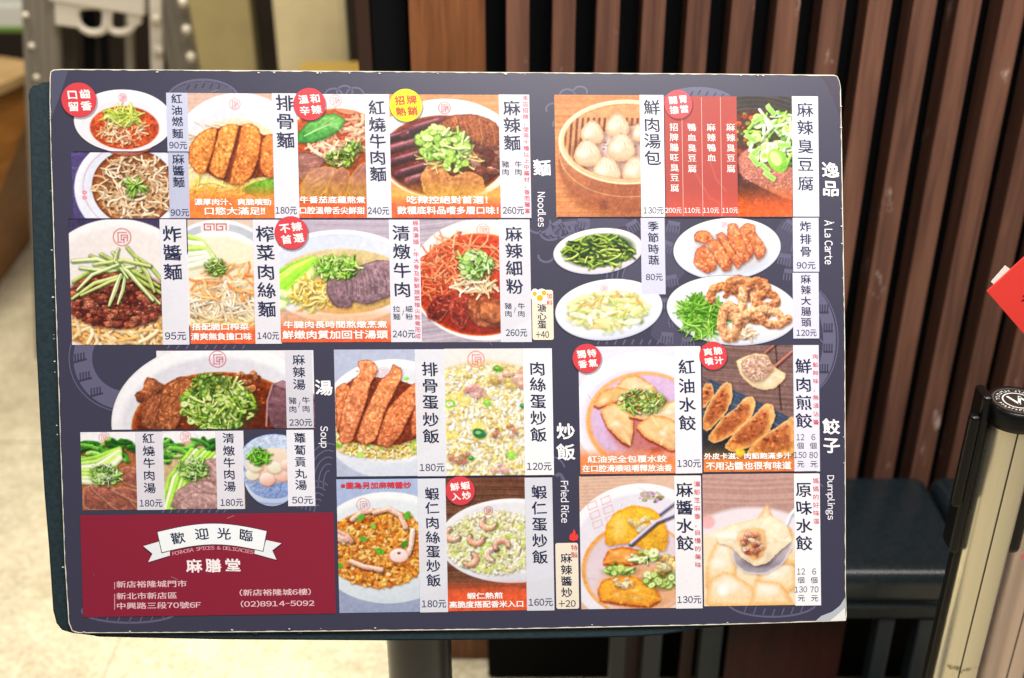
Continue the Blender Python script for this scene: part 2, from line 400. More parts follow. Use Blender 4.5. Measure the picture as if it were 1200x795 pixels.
def d_paste_noodles():
    c = Cv(86.5, 179, 222, 256, '584c7c')
    for i in range(14): c.stroke(strand(rnd.uniform(87, 108), rnd.uniform(180, 256), 16, rnd.uniform(0, 6), .3), 1.4, '6e6494', 0, 0, a=.7)
    c.ell(160, 222, 71, 62, 'f2f4fa', 'd2d8ec'); c.ell(160, 221, 64, 55, 'd4dcf0', 'e6eaf6', soft=4); c.ring(159, 220, 60, 51, .8, 'd88a90', a=.8)
    for y in (226, 232): c.ell(100.5, y, 2.6, 2.2, 'e07a80'); c.ell(100.5, y, 1.2, 1, 'f0c8cc')
    c.ell(157, 220, 48, 44, '9a5a34', 'c08858', tex=.2, edge='6a3418', ew=.12)
    noodles(c, 157, 220, 40, 36, 190, ['e2c6a2', 'f0dcc0', 'cfa47c', 'b88a60', 'e8d0b0'], 2.0, 24, .45, under='8a6040')
    specks(c, 157, 200, 30, 14, 50, ('5a3018', '7a4020'), .9)
    for i in range(26):
        a = rnd.uniform(0, 6.28); L = rnd.uniform(7, 17); c.stroke([(159, 217), (159+L*.6*math.cos(a), 217+L*.5*math.sin(a)), (159+L*math.cos(a), 217+L*math.sin(a))], 1.8, pick(('8cb84a', 'a8d060', '6a9a34', 'c4e08c')), tip=.3, sh=-.35)
    c.noise(); return c
def d_cutlet_noodles():
    c = Cv(220, 110.5, 348.5, 256, 'd6b4a4')
    for y in np.arange(112, 256, 5): c.stroke([(220, y), (350, y+2)], 1.2, 'c89c88', 0, 0, a=.4)
    c.ell(282, 196, 84, 86, 'f4f4f8', 'e4e2ea', soft=1.5); c.ell(280, 200, 74, 74, 'dedce4', 'f0ecee', soft=5)
    c.ell(278, 208, 66, 68, 'f0dcbc', 'e8d078', soft=3, tex=.08)
    noodles(c, 262, 178, 50, 30, 90, ['ecd8bc', 'f4e8d4', 'dcc0a0'], 1.8, 26)
    noodles(c, 258, 226, 42, 16, 60, ['e8c860', 'f0d888', 'd8b048'], 2.0, 24)
    for k in range(5): c.stroke([(276+k*8, 240-k*1), (300+k*5, 228-k), (335, 218+k*5)], 9, pick(('b8d878', '98c450', 'd8ecb0')), .2, .25, soft=1.5, sh=-.2)
    c.poly([(280, 222), (300, 212), (322, 208), (340, 216), (330, 226), (300, 232)], '78b03c', '548c24', tex=.2, sh=.3)
    c.poly([(224, 178), (236, 160), (256, 151), (290, 147), (306, 158), (332, 162), (330, 206), (300, 208), (270, 216), (240, 202)], '7c3c1c', tex=.3, sh=.4)
    crust(c, [(222, 176), (231, 161), (243, 152), (256, 150), (254, 165), (249, 182), (241, 203), (232, 204), (222, 190)], 'd07c3e')
    crust(c, [(259, 150), (270, 146), (281, 147), (277, 165), (270, 186), (263, 210), (252, 207), (245, 200), (251, 178)], 'd4803e')
    crust(c, [(284, 147), (294, 145), (303, 150), (307, 163), (302, 188), (294, 207), (283, 217), (268, 216), (271, 200), (279, 172)], 'cc7438')
    crust(c, [(307, 163), (316, 157), (330, 160), (333, 190), (326, 210), (310, 207), (303, 196)], 'c87038')
    seal(c, 277, 123, 6.2); c.grad(214, 240, OR, 0, .93, x1=320); c.grad(205, 232, 'f0c040', 0, .25, x1=320)
    c.noise(); return c
def d_braised_noodles():
    c = Cv(349, 111.5, 457.5, 255, 'd8c0b0')
    c.ell(398, 190, 84, 84, 'f4eef0', 'e8dcdc'); c.ell(396, 196, 76, 68, 'c05c34', '8a3c20', tex=.2, edge='e08c58', ew=.05)
    noodles(c, 405, 150, 36, 22, 34, ['e0a080', 'ecc0a0', 'd48c68'], 3.2, 24, .5, ang=0)
    noodles(c, 395, 176, 30, 14, 30, ['ecc8a8', 'f4dcc0', 'dca888'], 3.0, 26, .3)
    specks(c, 400, 170, 34, 16, 40, ('d83c2c', 'b82c1c', 'e86848'), 1.3)
    c.poly([(349, 158), (362, 144), (380, 136), (394, 133), (407, 141), (398, 154), (383, 163), (366, 168), (350, 168)], '8cc86c', '3c8c3c', tex=.15, edge='2c6c2c', sh=.5)
    for k in range(6): c.stroke([(358, 160), (372+k*4, 152-k*1.5), (392+k*2, 138+k*4)], .8, 'b8e09c', 0, 0, a=.6)
    scallions(c, 398, 186, 18, 9, 34, r=2.6); scallions(c, 412, 174, 14, 8, 24, r=2.4)
    slab(c, [(349, 178), (368, 180), (382, 188), (372, 202), (349, 214)], '9c6c64', '6c3c34', grain=-10)
    slab(c, [(352, 216), (362, 202), (378, 195), (396, 197), (392, 212), (378, 228), (360, 236), (352, 230)], 'a87868', 'd8a048', grain=-30)
    slab(c, [(380, 226), (388, 206), (400, 195), (409, 201), (411, 216), (404, 232), (390, 236), (381, 234)], '9c685c', 'd8a048', grain=-50)
    slab(c, [(405, 226), (410, 206), (424, 190), (440, 192), (446, 212), (436, 232), (416, 234)], 'a06c60', 'd8a048', grain=-55)
    seal(c, 395, 119, 6.6); c.grad(195, 232, 'e8b030', 0, .45, x1=428.7); c.grad(226, 244, OR, 0, .95, x1=428.7)
    c.noise(); return c
def d_spicy_noodles():
    c = Cv(457.5, 112, 621.5, 255, 'd8986a')
    for y in np.arange(112, 256, 4): c.stroke([(457, y), (622, y+3)], 1.3, pick(('c4805a', 'e8b088')), 0, 0, a=.5)
    c.ell(524, 176, 84, 59, 'fcfcfe', 'dcd4d8'); c.ell(522, 178, 79, 54, 'd8d8e0', 'ece8ea', soft=3)
    c.ell(520, 184, 73, 48, '7a3420', '58200e', tex=.25, edge='a85834', ew=.06)
    specks(c, 520, 184, 66, 42, 90, ('a84c28', '401408', 'c87848'), 1.2)
    for k, (x, y) in enumerate(((462, 160), (464, 172), (468, 186), (474, 200), (486, 208), (482, 156), (492, 148))):
        c.stroke([(x-8, y+4), (x+8, y-1), (x+26, y-6)], 9, pick(('5c3038', '704048', '4c242c')), .5, .4, soft=1.5, sh=.5, tex=.2)
        c.stroke([(x-4, y), (x+10, y-4), (x+22, y-8)], 1.6, 'c49ca0', 0, 0, soft=2, a=.7)
    slab(c, [(508, 150), (530, 136), (556, 134), (580, 142), (592, 160), (596, 180), (580, 178), (556, 166), (530, 160)], '9c5a34', '6a3018', .3, .5, grain=60)
    for k in range(14): c.stroke([(522+k*5, 138+abs(k-5)*1.0), (526+k*5, 150+k*1.5), (524+k*5, 160+k*1.2)], 1.5, pick(('c88850', '7a3c1c', 'b87040')), 0, 0, a=.6)
    chunks(c, 575, 192, 24, 20, 16, ['8c5844', 'b08070', '744030'], 8, .25)
    slab(c, [(492, 206), (504, 190), (520, 194), (528, 208), (548, 200), (566, 208), (568, 226), (530, 234), (496, 228)], 'c08050', 'e0a850', .25, .3)
    noodles(c, 528, 184, 32, 15, 46, ['dccc88', 'ecdca8', 'c8b060'], 1.5, 22)
    scallions(c, 519, 168, 33, 19, 120, greens=('a8cc5c', 'c0dc78', '88b840', 'd8ecA0', '78a838'), r=4.6, rings=.7)
    scallions(c, 533, 192, 14, 8, 20, r=3.6, rings=.8)
    c.ring(524, 178, 80, 56, 3, 'f0e8e4', a=.5, soft=3)
    seal(c, 522, 127.5, 6.8, 'b83c38'); c.grad(206, 232, 'f0c048', 0, .5, x1=585.5); c.grad(226, 244, OR, 0, .95, x1=585.5)
    c.noise(); return c
def d_minced_noodles():
    c = Cv(84.5, 257.5, 220, 404, '463f60')
    c.ell(140, 340, 92, 83, 'f2eef0', 'e8dcd8'); c.ell(140, 345, 86, 78, 'e6dedc', 'f0e4dc', soft=6)
    noodles(c, 142, 385, 66, 26, 110, ['ecca98', 'f4dcb4', 'dca868', 'e8b878'], 3.2, 26, .25, under='c88c50')
    c.ell(138, 352, 58, 34, '5c241c', soft=6); chunks(c, 138, 352, 60, 30, 260, ['8a4434', '6c2c24', 'a8584c', '7a3828', '94503c', 'b06850'], 4.6, .4)
    specks(c, 138, 352, 52, 26, 60, ('e8b8a0', 'f4dccc'), .7, .7)
    for pts in ([(86, 350), (112, 332), (148, 322), (168, 315)], [(96, 346), (130, 330), (166, 318)], [(88, 330), (108, 317), (128, 314)], [(108, 300), (140, 312), (172, 334), (192, 346)], [(120, 298), (150, 314), (186, 336)], [(134, 296), (142, 310), (160, 330), (186, 356)], [(138, 356), (144, 340), (148, 320)],
                [(150, 290), (158, 300), (176, 312), (190, 330)], [(96, 314), (130, 318), (158, 312)], [(88, 306), (116, 304), (150, 318), (178, 352)], [(160, 304), (172, 320), (180, 342)], [(128, 358), (136, 338), (142, 322)], [(112, 310), (146, 305), (176, 312)], [(140, 292), (136, 306), (150, 326)], [(92, 340), (110, 322), (140, 310)]):
        c.stroke(pts, rnd.uniform(3.2, 4.6), pick(('ccd48c', 'dce4b0', 'b4c468', 'd4dca0')), .15, .2, tip=.6, sh=-.5)
        c.stroke(np.array(pts) + [0, 1.6], .8, '7ca040', 0, 0, a=.8)
    seal(c, 145, 278.5, 10, 'b85058'); c.noise(); return c
def d_pickle_noodles():
    c = Cv(220, 258, 328, 403, 'd8c0b0')
    c.ell(258, 345, 82, 87, 'f2f0f2', 'e4dcd4'); c.ring(258, 345, 74, 79, 8, 'a8b6d4', a=.8); c.ring(258, 345, 74, 79, 5, 'c0b498', a=.35)
    c.poly([(238, 262), (270, 261), (270, 272), (238, 273)], 'ece4e4')
    for x in (242, 256): 
        for (a, b, d, e) in ((0, 0, 11, 0), (11, 0, 11, 7), (0, 0, 0, 7), (0, 7, 7, 7), (3, 3, 7, 3), (7, 3, 7, 7)): c.stroke([(x+a, 263+b), (x+d, 263+e)], 1.1, 'a83440', 0, 0)
    c.ell(258, 352, 70, 74, 'f6e6cc', 'f0d0a0', soft=4)
    for k in range(6): c.stroke([(222, 278+k*7), (236+k*2, 282+k*5), (250, 300+k*3)], 7, pick(('d4e8a0', 'b4d868', 'ecf4cc', '98c850')), .25, .2, soft=1.6, sh=-.2)
    noodles(c, 262, 362, 48, 28, 140, ['f0dcbc', 'f8ecd4', 'dcc09c'], 2.3, 30, .25, under='e4c49c')
    noodles(c, 264, 332, 36, 24, 60, ['f0a868', 'e88c4c', 'f4c08c', 'f8d8b4'], 2.2, 22, .15, .25)
    scallions(c, 253, 313, 12, 10, 46, greens=('88b848', 'a8d068', 'c4e090'), r=2.0, rings=.1)
    c.grad(368, 386, 'f0d050', 0, .5, x1=299); c.grad(376, 390, OR, 0, .95, x1=299); c.noise(); return c
def d_clear_beef():
    c = Cv(327.5, 258, 493, 401, 'b4a8b8')
    for y in np.arange(258, 401, 4.5): c.stroke([(327, y), (493, y+4)], 1.4, pick(('9c90a4', 'c8bccc')), 0, 0, a=.45)
    c.ell(400, 324, 92, 54, 'fafbfe', 'd8dcec'); c.ell(400, 322, 87, 49, 'd0d6ea', 'e8ecf6', soft=4); c.ell(402, 330, 78, 38, 'd8c494', 'c8a468', soft=2, tex=.1)
    for k in range(9): c.stroke([(330, 320+k*5), (345+k*2, 312+k*2), (368+k, 304+k)], 8, pick(('a8d858', '88c43c', 'c8e888', '70ac30')), .3, .25, soft=1.6, sh=-.2)
    c.stroke([(330, 345), (350, 352), (366, 362)], 12, 'c8e8a0', .2, .3, soft=2)
    noodles(c, 364, 345, 22, 18, 60, ['ecd078', 'f4e098', 'dcb850'], 2.2, 20, .4)
    slab(c, [(384, 326), (392, 312), (408, 316), (418, 338), (410, 362), (392, 360), (382, 344)], '8c7078', '5c4048', .2, .35, grain=70)
    slab(c, [(404, 318), (420, 312), (446, 304), (470, 310), (474, 332), (456, 348), (430, 358), (408, 352)], '947880', '604850', .22, .3, grain=30)
    for k in range(16): x = 404+k*4.4; c.stroke([(x, 316+rnd.uniform(-3, 3)), (x+rnd.uniform(2, 8), 332), (x+4, 348-k*.4)], 1.0, pick(('6c5058', 'b49ca0', '5c4850')), 0, 0, a=.6)
    scallions(c, 395, 313, 26, 13, 130, greens=('88c834', 'a4dc4c', '6cac24', 'c0e878', 'd4f09c'), r=3.2, rings=.3)
    c.ring(400, 324, 90, 52, 3, 'f4f6fc', a=.7, soft=3); c.grad(356, 372, 'f0a060', 0, .6, x1=457); c.grad(372, 392, OR, 0, .95, x1=457); c.noise(); return c
def d_spicy_vermicelli():
    c = Cv(493, 257.5, 622, 401, 'b0a4b0')
    for y in np.arange(252, 405, 5): c.stroke([(493, y+8), (622, y-8)], 1.6, pick(('9488a0', 'ccc0cc')), 0, 0, a=.6)
    c.ell(568, 328, 87, 71, 'f4ece8', 'f6f0f2'); c.ell(568, 330, 80, 64, 'e8d8d0', 'f0e8e4', soft=4); c.ell(562, 334, 76, 60, 'd8502c', '8c2410', tex=.25, edge='e8702c', ew=.05)
    noodles(c, 545, 310, 50, 28, 110, ['dc7848', 'e89468', 'c85c34', 'f0b088', 'b84824'], 1.6, 34, .2, .2)
    noodles(c, 520, 335, 30, 20, 40, ['d87048', 'e89468', 'b84824'], 1.7, 30, .2, .3)
    slab(c, [(498, 362), (510, 346), (530, 344), (528, 360), (514, 378), (500, 374)], '7c2c20', 'c0604c', .35, .4, grain=-40, gloss=.25)
    slab(c, [(528, 376), (526, 354), (540, 346), (552, 352), (548, 374), (540, 386)], '8a3224', 'c86c54', .35, .4, grain=70, gloss=.2)
    slab(c, [(546, 350), (572, 346), (600, 354), (604, 372), (584, 384), (560, 384), (548, 372)], '9c5434', '6c2c18', .25, .2, gloss=.15)
    slab(c, [(562, 352), (588, 356), (600, 372), (578, 380), (560, 372)], 'b06840', '7c3c20', .2, .2, gloss=.1)
    noodles(c, 554, 334, 24, 10, 46, ['ecd8b0', 'f8ecd0', 'd8b888'], 1.9, 20, .2)
    scallions(c, 557, 310, 20, 16, 75, greens=('a4c880', 'c8e0a8', '7cb050', 'e0ecc8', '94c464'), r=4.0, rings=.35)
    seal(c, 567, 270, 7, 'e08880'); c.grad(380, 401, 'c83c20', 0, .0); c.noise(); return c
def d_spicy_soup():
    c = Cv(131, 411, 366.5, 503)
    m, _, _ = c.emask(258, 497, 126, 96); c.clip = np.maximum(m, rectmask(c, 186, 400, 367, 510)*1.0)
    c.ell(258, 490, 400, 300, 'e8e6ec'); c.ell(258, 500, 124, 97, 'f4f4f8', 'e0dee8'); c.ell(258, 506, 116, 88, 'd4d4e0', 'eceaf0', soft=6)
    c.ell(258, 502, 103, 66, '94481c', '5c200c', tex=.2, edge='c87434', ew=.05); c.ell(258, 505, 96, 60, '7a3414', '4c1808', tex=.25)
    specks(c, 250, 480, 80, 36, 120, ('c87838', '3c1408', 'a85c28'), 1.3)
    chunks(c, 184, 474, 20, 24, 12, ['a86440', '8c4c30'], 10, .3)
    slab(c, [(172, 503), (180, 474), (196, 450), (214, 440), (230, 446), (224, 470), (212, 490), (204, 505)], 'a8643c', '743418', .35, .45, grain=-60, gloss=.15)
    slab(c, [(166, 500), (166, 480), (178, 462), (192, 460), (186, 486), (180, 504)], '9c5c3c', '6c3018', .3, .5, grain=-60)
    slab(c, [(310, 476), (318, 452), (338, 448), (368, 466), (370, 505), (316, 505)], '7c5860', '4c2c34', .15, .2, gloss=.05)
    c.stroke([(318, 452), (312, 470), (310, 500)], 2, 'c0a0a8', 0, 0, a=.8); slab(c, [(318, 451), (330, 446), (368, 464), (368, 470)], 'a48088', '7c5860', .1)
    slab(c, [(246, 446), (262, 440), (276, 446), (262, 456)], 'd49c90', 'a86c60'); chunks(c, 285, 448, 28, 9, 18, ['a8603c', '8c4828', 'c88454'], 5)
    scallions(c, 256, 474, 42, 31, 330, greens=('b4cc5c', '94b43c', '6c982c', 'd0dc88', '58842c', 'c8d88c'), r=4.0, rings=.4)
    scallions(c, 250, 446, 22, 9, 30, greens=('5c8830', '88a838', 'c8b450'), r=3)
    seal(c, 256, 421, 9.5, 'b84850'); c.noise(); return c
def greens_and_beef(x0, x1, y0, y1, meats, pale, sx, sy):
    c = Cv(x0, y0, x1, y1, 'e4e0e6'); w = x1-x0; cx = x0+36
    c.ell(cx, y0+70, 80, 74, 'f4f2f6', 'e8e4ea'); c.ell(cx, y0+74, 70, 62, 'c8ac88' if pale else 'a86840', soft=2, tex=.1)
    for i in range(26):
        x = x0+rnd.uniform(-4, 66); y = y0+rnd.uniform(12, 34); c.stroke(strand(x, y, 26, rnd.uniform(-.6, .6)+ (2.6 if rnd.random() < .5 else 0), .2), rnd.uniform(3, 6), pick(('2c6c1c', '44882c', '68a840', '1c5414', '8cc060')), .35, .3, sh=-.4)
    for k in range(7):
        if pale: c.stroke([(x0-2+k*4, y1), (x0+8+k*5, y0+55), (x0+34+k*5, y0+22+k)], 5.5, pick(('94cc48', 'b8e080', '78b434', 'd4f0a8')), .3, .3, soft=1.6, sh=-.25)
        else: c.stroke([(x0-2, y0+34+k*4), (x0+18, y0+30+k*5), (x0+44, y0+20+k*2)], 6, pick(('a8d468', 'c8e89c', '8cc04c', 'e0f0bc')), .3, .25, soft=1.6, sh=-.25)
    for pts in meats: slab(c, pts, *( ('b89490', '8c6460') if pale else ('9c6050', 'cfa48c') ), .2, .3, grain=35, gloss=.08)
    scallions(c, sx, sy, 17, 12, 80, greens=('a8d078', '88bc50', 'd4ecb4', '5c9838', 'e8f4d4'), r=2.8, rings=.35)
    seal(c, x0+27, y0+6.5, 6, 'd07078'); c.noise(); return c
def d_braised_soup():
    return greens_and_beef(97, 192, 506, 598, [[(98, 598), (98, 572), (112, 566), (132, 580), (142, 600)], [(104, 570), (126, 566), (150, 584), (162, 600), (136, 600)], [(128, 574), (144, 570), (164, 576), (164, 592), (150, 586)], [(136, 552), (150, 546), (166, 552), (168, 574), (146, 568)]], False, 124, 556)
def d_clear_soup():
    return greens_and_beef(192, 285.5, 505, 597, [[(198, 597), (206, 576), (224, 564), (246, 562), (262, 580), (262, 598)], [(206, 590), (226, 576), (258, 580), (258, 598), (206, 598)], [(236, 540), (252, 536), (262, 548), (258, 568), (240, 562)]], True, 226, 549)
def d_meatball_soup():
    c = Cv(284, 507, 339, 595)
    c.clip = np.maximum(c.emask(318, 551, 34, 43)[0], rectmask(c, 318, 508, 340, 594)*0)
    c.clip = np.maximum(c.clip, c.emask(322, 536, 40, 28)[0]) * rectmask(c, 284, 500, 340, 600)
    c.ell(320, 574, 44, 21, 'dfe5f4', 'b0bedc'); c.ring(320, 574, 38, 17, 2, '8098cc', a=.7)
    c.ell(320, 566, 30, 19, 'b0bede', '7c92c4', tex=.2, ts=.6); c.ell(321, 558, 38, 18, 'b4c2e0', '8098c8', tex=.3, ts=.5)
    c.ell(322, 536, 40, 28, 'bccce8', 'd4dcf0', tex=.22, ts=.5, edge='5878c0', ew=.06); c.ell(322, 541, 34, 21, 'b8ccec', 'c8d8f0', soft=3, tex=.2)
    c.ell(322, 545, 33, 20, 'f0dcc8', 'e4bca0', soft=2)
    for (x, y, r, k) in ((296, 556, 8, 0), (313, 562, 9, 1), (331, 556, 10, 1), (322, 548, 8, 0), (300, 546, 8, 0), (336, 545, 7, 1)):
        c.ell(x+1, y+2, r, r*.85, '8c5c48', soft=4, a=.5); c.ell(x, y, r, r*.85, 'fbeee4' if k else 'f4f0e0', 'e0a490' if k else 'dcd4b4', soft=1.5)
    scallions(c, 304, 534, 11, 9, 46, greens=('6cb82c', '90d44c', 'a8e068', '50981c'), r=3.2, rings=0)
    return c
def d_cutlet_rice():
    c = Cv(393.5, 409.5, 522, 558.5, 'b4bcd4')
    c.ell(462, 492, 86, 71, 'f8fafc', 'd0d8e8'); c.ell(460, 486, 76, 56, 'dce0ea', 'f2f2f4', soft=5)
    rice(c, 448, 512, 64, 26, 700, ['ecd884', 'f4e8b0', 'e0c460', 'f8f0cc'], under='c8a448'); specks(c, 448, 520, 55, 16, 14, ('8cd048', '68b030'), 2.6)
    c.poly([(394, 460), (420, 440), (470, 445), (514, 466), (510, 506), (460, 524), (410, 518), (394, 505)], '7c3820', tex=.3, sh=.4)
    crust(c, [(394, 455), (404, 448), (412, 452), (408, 480), (400, 500), (394, 505)], 'c06c44')
    crust(c, [(484, 470), (500, 462), (516, 470), (514, 500), (496, 516), (480, 510)], 'b8623c')
    crust(c, [(414, 446), (424, 436), (420, 424), (432, 421), (442, 426), (444, 436), (436, 448), (430, 470), (420, 498), (412, 518), (398, 520), (397, 500), (404, 470)], 'cc7650')
    crust(c, [(446, 446), (458, 436), (462, 426), (472, 432), (472, 442), (466, 454), (452, 480), (440, 516), (428, 522), (416, 516), (424, 492), (436, 466)], 'd07a50')
    crust(c, [(466, 466), (484, 450), (496, 446), (496, 464), (482, 484), (468, 512), (454, 526), (440, 520), (446, 500), (454, 480)], 'c87048')
    c.ell(477, 444, 3.5, 2.2, '98d858'); c.ell(421, 533, 4, 3, 'b0e060'); seal(c, 451, 436, 6, 'd88088', .5); c.noise(); return c
def d_pork_rice():
    c = Cv(522, 408.5, 648, 557.5, 'e4e0dc')
    c.ell(570, 500, 92, 76, 'd8b878', soft=8); c.clip = np.clip((c.Y - 424 - ((c.X-572)/60)**2*9) / 6, 0, 1)
    c.ell(570, 500, 100, 90, 'e4cc94', tex=.15)
    rice(c, 0, 0, 0, 0, 2100, ['f4ecc4', 'f8f4dc', 'ecdc94', 'fcfaf0', 'f0e0a0', 'e8cc70', 'fffdf4'], L=3.6, w=2.7, under=None, region=(522, 424, 648, 558))
    for (x, y) in ((535, 465), (545, 470), (528, 510), (560, 500)): c.ell(x, y, 8, 6, 'f4dc70', soft=4, a=.6, tex=.2)
    chunks(c, 598, 445, 22, 9, 12, ['ecb8a4', 'f4c8b8', 'e8c878', 'e0a08c'], 7, .12); chunks(c, 555, 459, 12, 6, 8, ['e8a8a0', 'f0bcb4'], 5, .15); chunks(c, 590, 505, 14, 8, 7, ['c88c74', 'e0b098'], 4, .15); chunks(c, 538, 540, 14, 10, 7, ['c88c74', 'e8c890'], 5, .15); chunks(c, 585, 550, 10, 6, 5, ['e8a8a0'], 5, .15)
    for (x, y, r, k) in ((584, 432, 5.5, '5ca030'), (571, 472, 5, '88cc48'), (561, 508, 8, '2c7848'), (551, 537, 4, '44904c'), (598, 534, 6, '94dc50'), (613, 476, 4, '2c7848'), (640, 520, 4, '88cc48')):
        c.ell(x+1, y+1.5, r, r*.7, '5c5020', soft=3, a=.4); c.ell(x, y, r, r*.7, k, ang=20, tex=.2); c.ell(x-1, y-1, r*.4, r*.25, 'd4f0a8', a=.6)
    c.ring(527, 473, 5.5, 4, 2, '8cd048'); c.clip = None; seal(c, 559, 421, 9.5, 'd86870'); c.noise(); return c
def d_sausage_rice():
    c = Cv(396.5, 560.5, 523.5, 718.5, 'a8b8dc')
    c.grad(560, 720, '9098b0', 0, .7); c.ell(455, 642, 86, 66, 'f4f8fa', 'ccd8e4'); c.ell(453, 634, 74, 50, 'dce4ec', 'eef2f4', soft=5)
    rice(c, 444, 643, 60, 46, 1500, ['e8a04c', 'f0b868', 'd07c28', 'c0641c', 'f4cc84', 'dc8c38', 'f0a840'], L=3.2, w=2.5, under='a85818')
    for pts in ([(414, 608), (424, 600), (436, 598)], [(440, 600), (456, 596), (470, 604), (476, 618)], [(412, 658), (426, 664), (446, 668)], [(484, 622), (482, 638), (478, 650)], [(396, 622), (408, 628), (412, 634)]): c.stroke(pts, 6, pick(('e8b8a8', 'd8a090', 'f0ccc0')), .25, .3, soft=1.4, sh=.5, tex=.15)
    c.ell(468, 653, 12, 9, 'a86c40', soft=4, a=.5); c.ell(467, 651, 11.5, 8.5, 'fbf2f0', 'ecc8c4', edge='e0a8a0', ew=.2); c.ring(467, 651, 6, 4.4, 1, 'ecd0cc')
    chunks(c, 404, 630, 6, 6, 5, ['f0b8a8', 'e8a090'], 6, .12); specks(c, 444, 645, 55, 42, 30, ('6c2c10', 'f8e0a8', 'f8e8c8'), 1.6)
    for (x, y, r) in ((424, 606, 5), (438, 616, 4), (426, 631, 4.5), (478, 604, 5.5), (445, 646, 5.5), (474, 638, 4.5), (398, 662, 4)): c.ell(x+1, y+1.5, r, r*.65, '5c3010', soft=3, a=.5); c.ell(x, y, r, r*.65, pick(('5cac34', '3c9034', '88c84c')), ang=rnd.uniform(-60, 60)); 
    seal(c, 427, 591, 7.5, 'c87880'); c.noise(); return c
def d_shrimp_rice():
    c = Cv(523.5, 559, 648.5, 716.5, '6e4836')
    for y in np.arange(560, 716, 3): c.stroke([(523, y), (590, y+rnd.uniform(-2, 2)), (649, y+2)], 1.4, pick(('54301e', '8c6450', '7a5442')), 0, 0, a=.5)
    c.ell(602, 634, 88, 50, 'f6f6fa', 'd4d8e4'); c.ell(600, 630, 80, 42, 'e0e0e8', 'f4f2f4', soft=5)
    rice(c, 580, 636, 58, 37, 1300, ['ece8c4', 'f8f4e0', 'd8dc98', 'e8dca8', 'dce0a8', 'fcfaf0'], L=3.2, w=2.3, under='b4ac6c')
    specks(c, 580, 640, 54, 32, 90, ('c4d868', '9cc044', 'dce890', 'b8d060'), 2.2, .8)
    for (x, y, a) in ((573, 612, 20), (578, 650, 100), (588, 640, 160), (531, 625, 40), (550, 655, 300), (558, 630, 0)):
        pts = [(x+8*math.cos(t), y+7*math.sin(t)) for t in np.linspace(math.radians(a), math.radians(a+200), 7)]; c.stroke(pts, 6, pick(('f0b8a4', 'eca898', 'f4ccbc')), .3, .3, soft=1.5, tip=.5, sh=.4)
        for p in pts[1:-1]: c.ell(p[0], p[1], 1, 2, 'e08c78', a=.5)
    seal(c, 573, 598, 5, 'a84850'); c.grad(676, 700, OR, 0, .9, x1=616); c.noise(); return c
def d_dumpling_basket():
    c = Cv(650, 112.5, 779, 254.5, 'd48c5c')
    for y in np.arange(112, 256, 3.2): c.stroke([(650, y), (700, y+rnd.uniform(-1, 1)), (780, y+1)], 1.6, pick(('c47848', 'e8a878', 'b86c40', 'dc9868')), 0, 0, a=.45)
    c.ell(738, 204, 82, 54, '7a4020', soft=10, a=.5)
    for k, col in enumerate(('b0704a', 'bc7c50', 'c88858', 'd09464', 'd89c6c', 'dca476', 'e0ac80')): c.ell(735, 196-k*4.2, 80.5, 52-k*.4, col, 'a05c3c', tex=.08, ts=.2)
    c.ring(735, 188, 80, 51, 1.3, '9c5c3c', a=.7); c.ring(735, 180, 80, 50.5, 1.0, 'f0cca0', a=.5)
    c.ell(735, 167, 80.5, 49, 'f4d4ac', 'e4b084'); c.ring(735, 167, 79.5, 48, 1.5, 'fce8cc', a=.8)
    c.ell(736, 166, 75, 43.5, 'b87c50', 'e0ac80', soft=1.5); c.ell(736, 165, 73, 41.5, 'd49c70', 'b88058', soft=2, tex=.08)
    lip = c.emask(736, 166, 75, 43.5, soft=1.5)[0]; c.clip = lip
    c.ell(738, 182, 68, 36, '94603e', soft=3)
    for x in np.arange(664, 782, 6.5): c.stroke([(x, 140), (x-7, 216)], 3, '5c3020', 0, 0, a=.7)
    c.ell(744, 184, 60, 36, 'dccccc', 'bca4a4', tex=.05); specks(c, 744, 184, 56, 34, 60, ('6a4844', '8c6460'), 1.1)
    for (x, y, r) in ((750, 156, 11), (694, 156, 14.5), (724, 148, 15), (688, 180, 17), (728, 173, 17.5), (710.5, 200, 17.5), (745, 200, 17)):
        c.ell(x+3, y+5, r*1.05, r*.9, '7c503c', soft=6, a=.6)
        pts = [(x-r*.12, y-r*.98), (x+r*.14, y-r*.97), (x+r*.5, y-r*.72), (x+r*.86, y-r*.25), (x+r*.98, y+r*.3), (x+r*.7, y+r*.8), (x, y+r*.95), (x-r*.7, y+r*.8), (x-r*.98, y+r*.3), (x-r*.86, y-r*.25), (x-r*.5, y-r*.72)]
        c.poly(pts, 'f6e2cc', 'cfa684', soft=1.4, edge='c49a78', ew=4, tex=.03)
        for k in range(9):
            c.stroke([(x + (k-4)*.5, y-r*.9), (x+(k-4)*r*.075, y-r*.6), (x+(k-4)*r*.15, y-r*.1)], 1.0, ('c8a080', 'fff4e4')[k % 2], 0, 0, soft=1.4, a=.6)
        c.ell(x-r*.3, y, r*.35, r*.3, 'fff6ea', soft=6, a=.5); c.ell(x, y-r*.9, 2, 1.4, 'b88c6c', soft=1.5, a=.7)
    c.clip = None
    c.ell(706, 240, 5, 6, '7c4428', soft=3, a=.7); c.noise(); return c
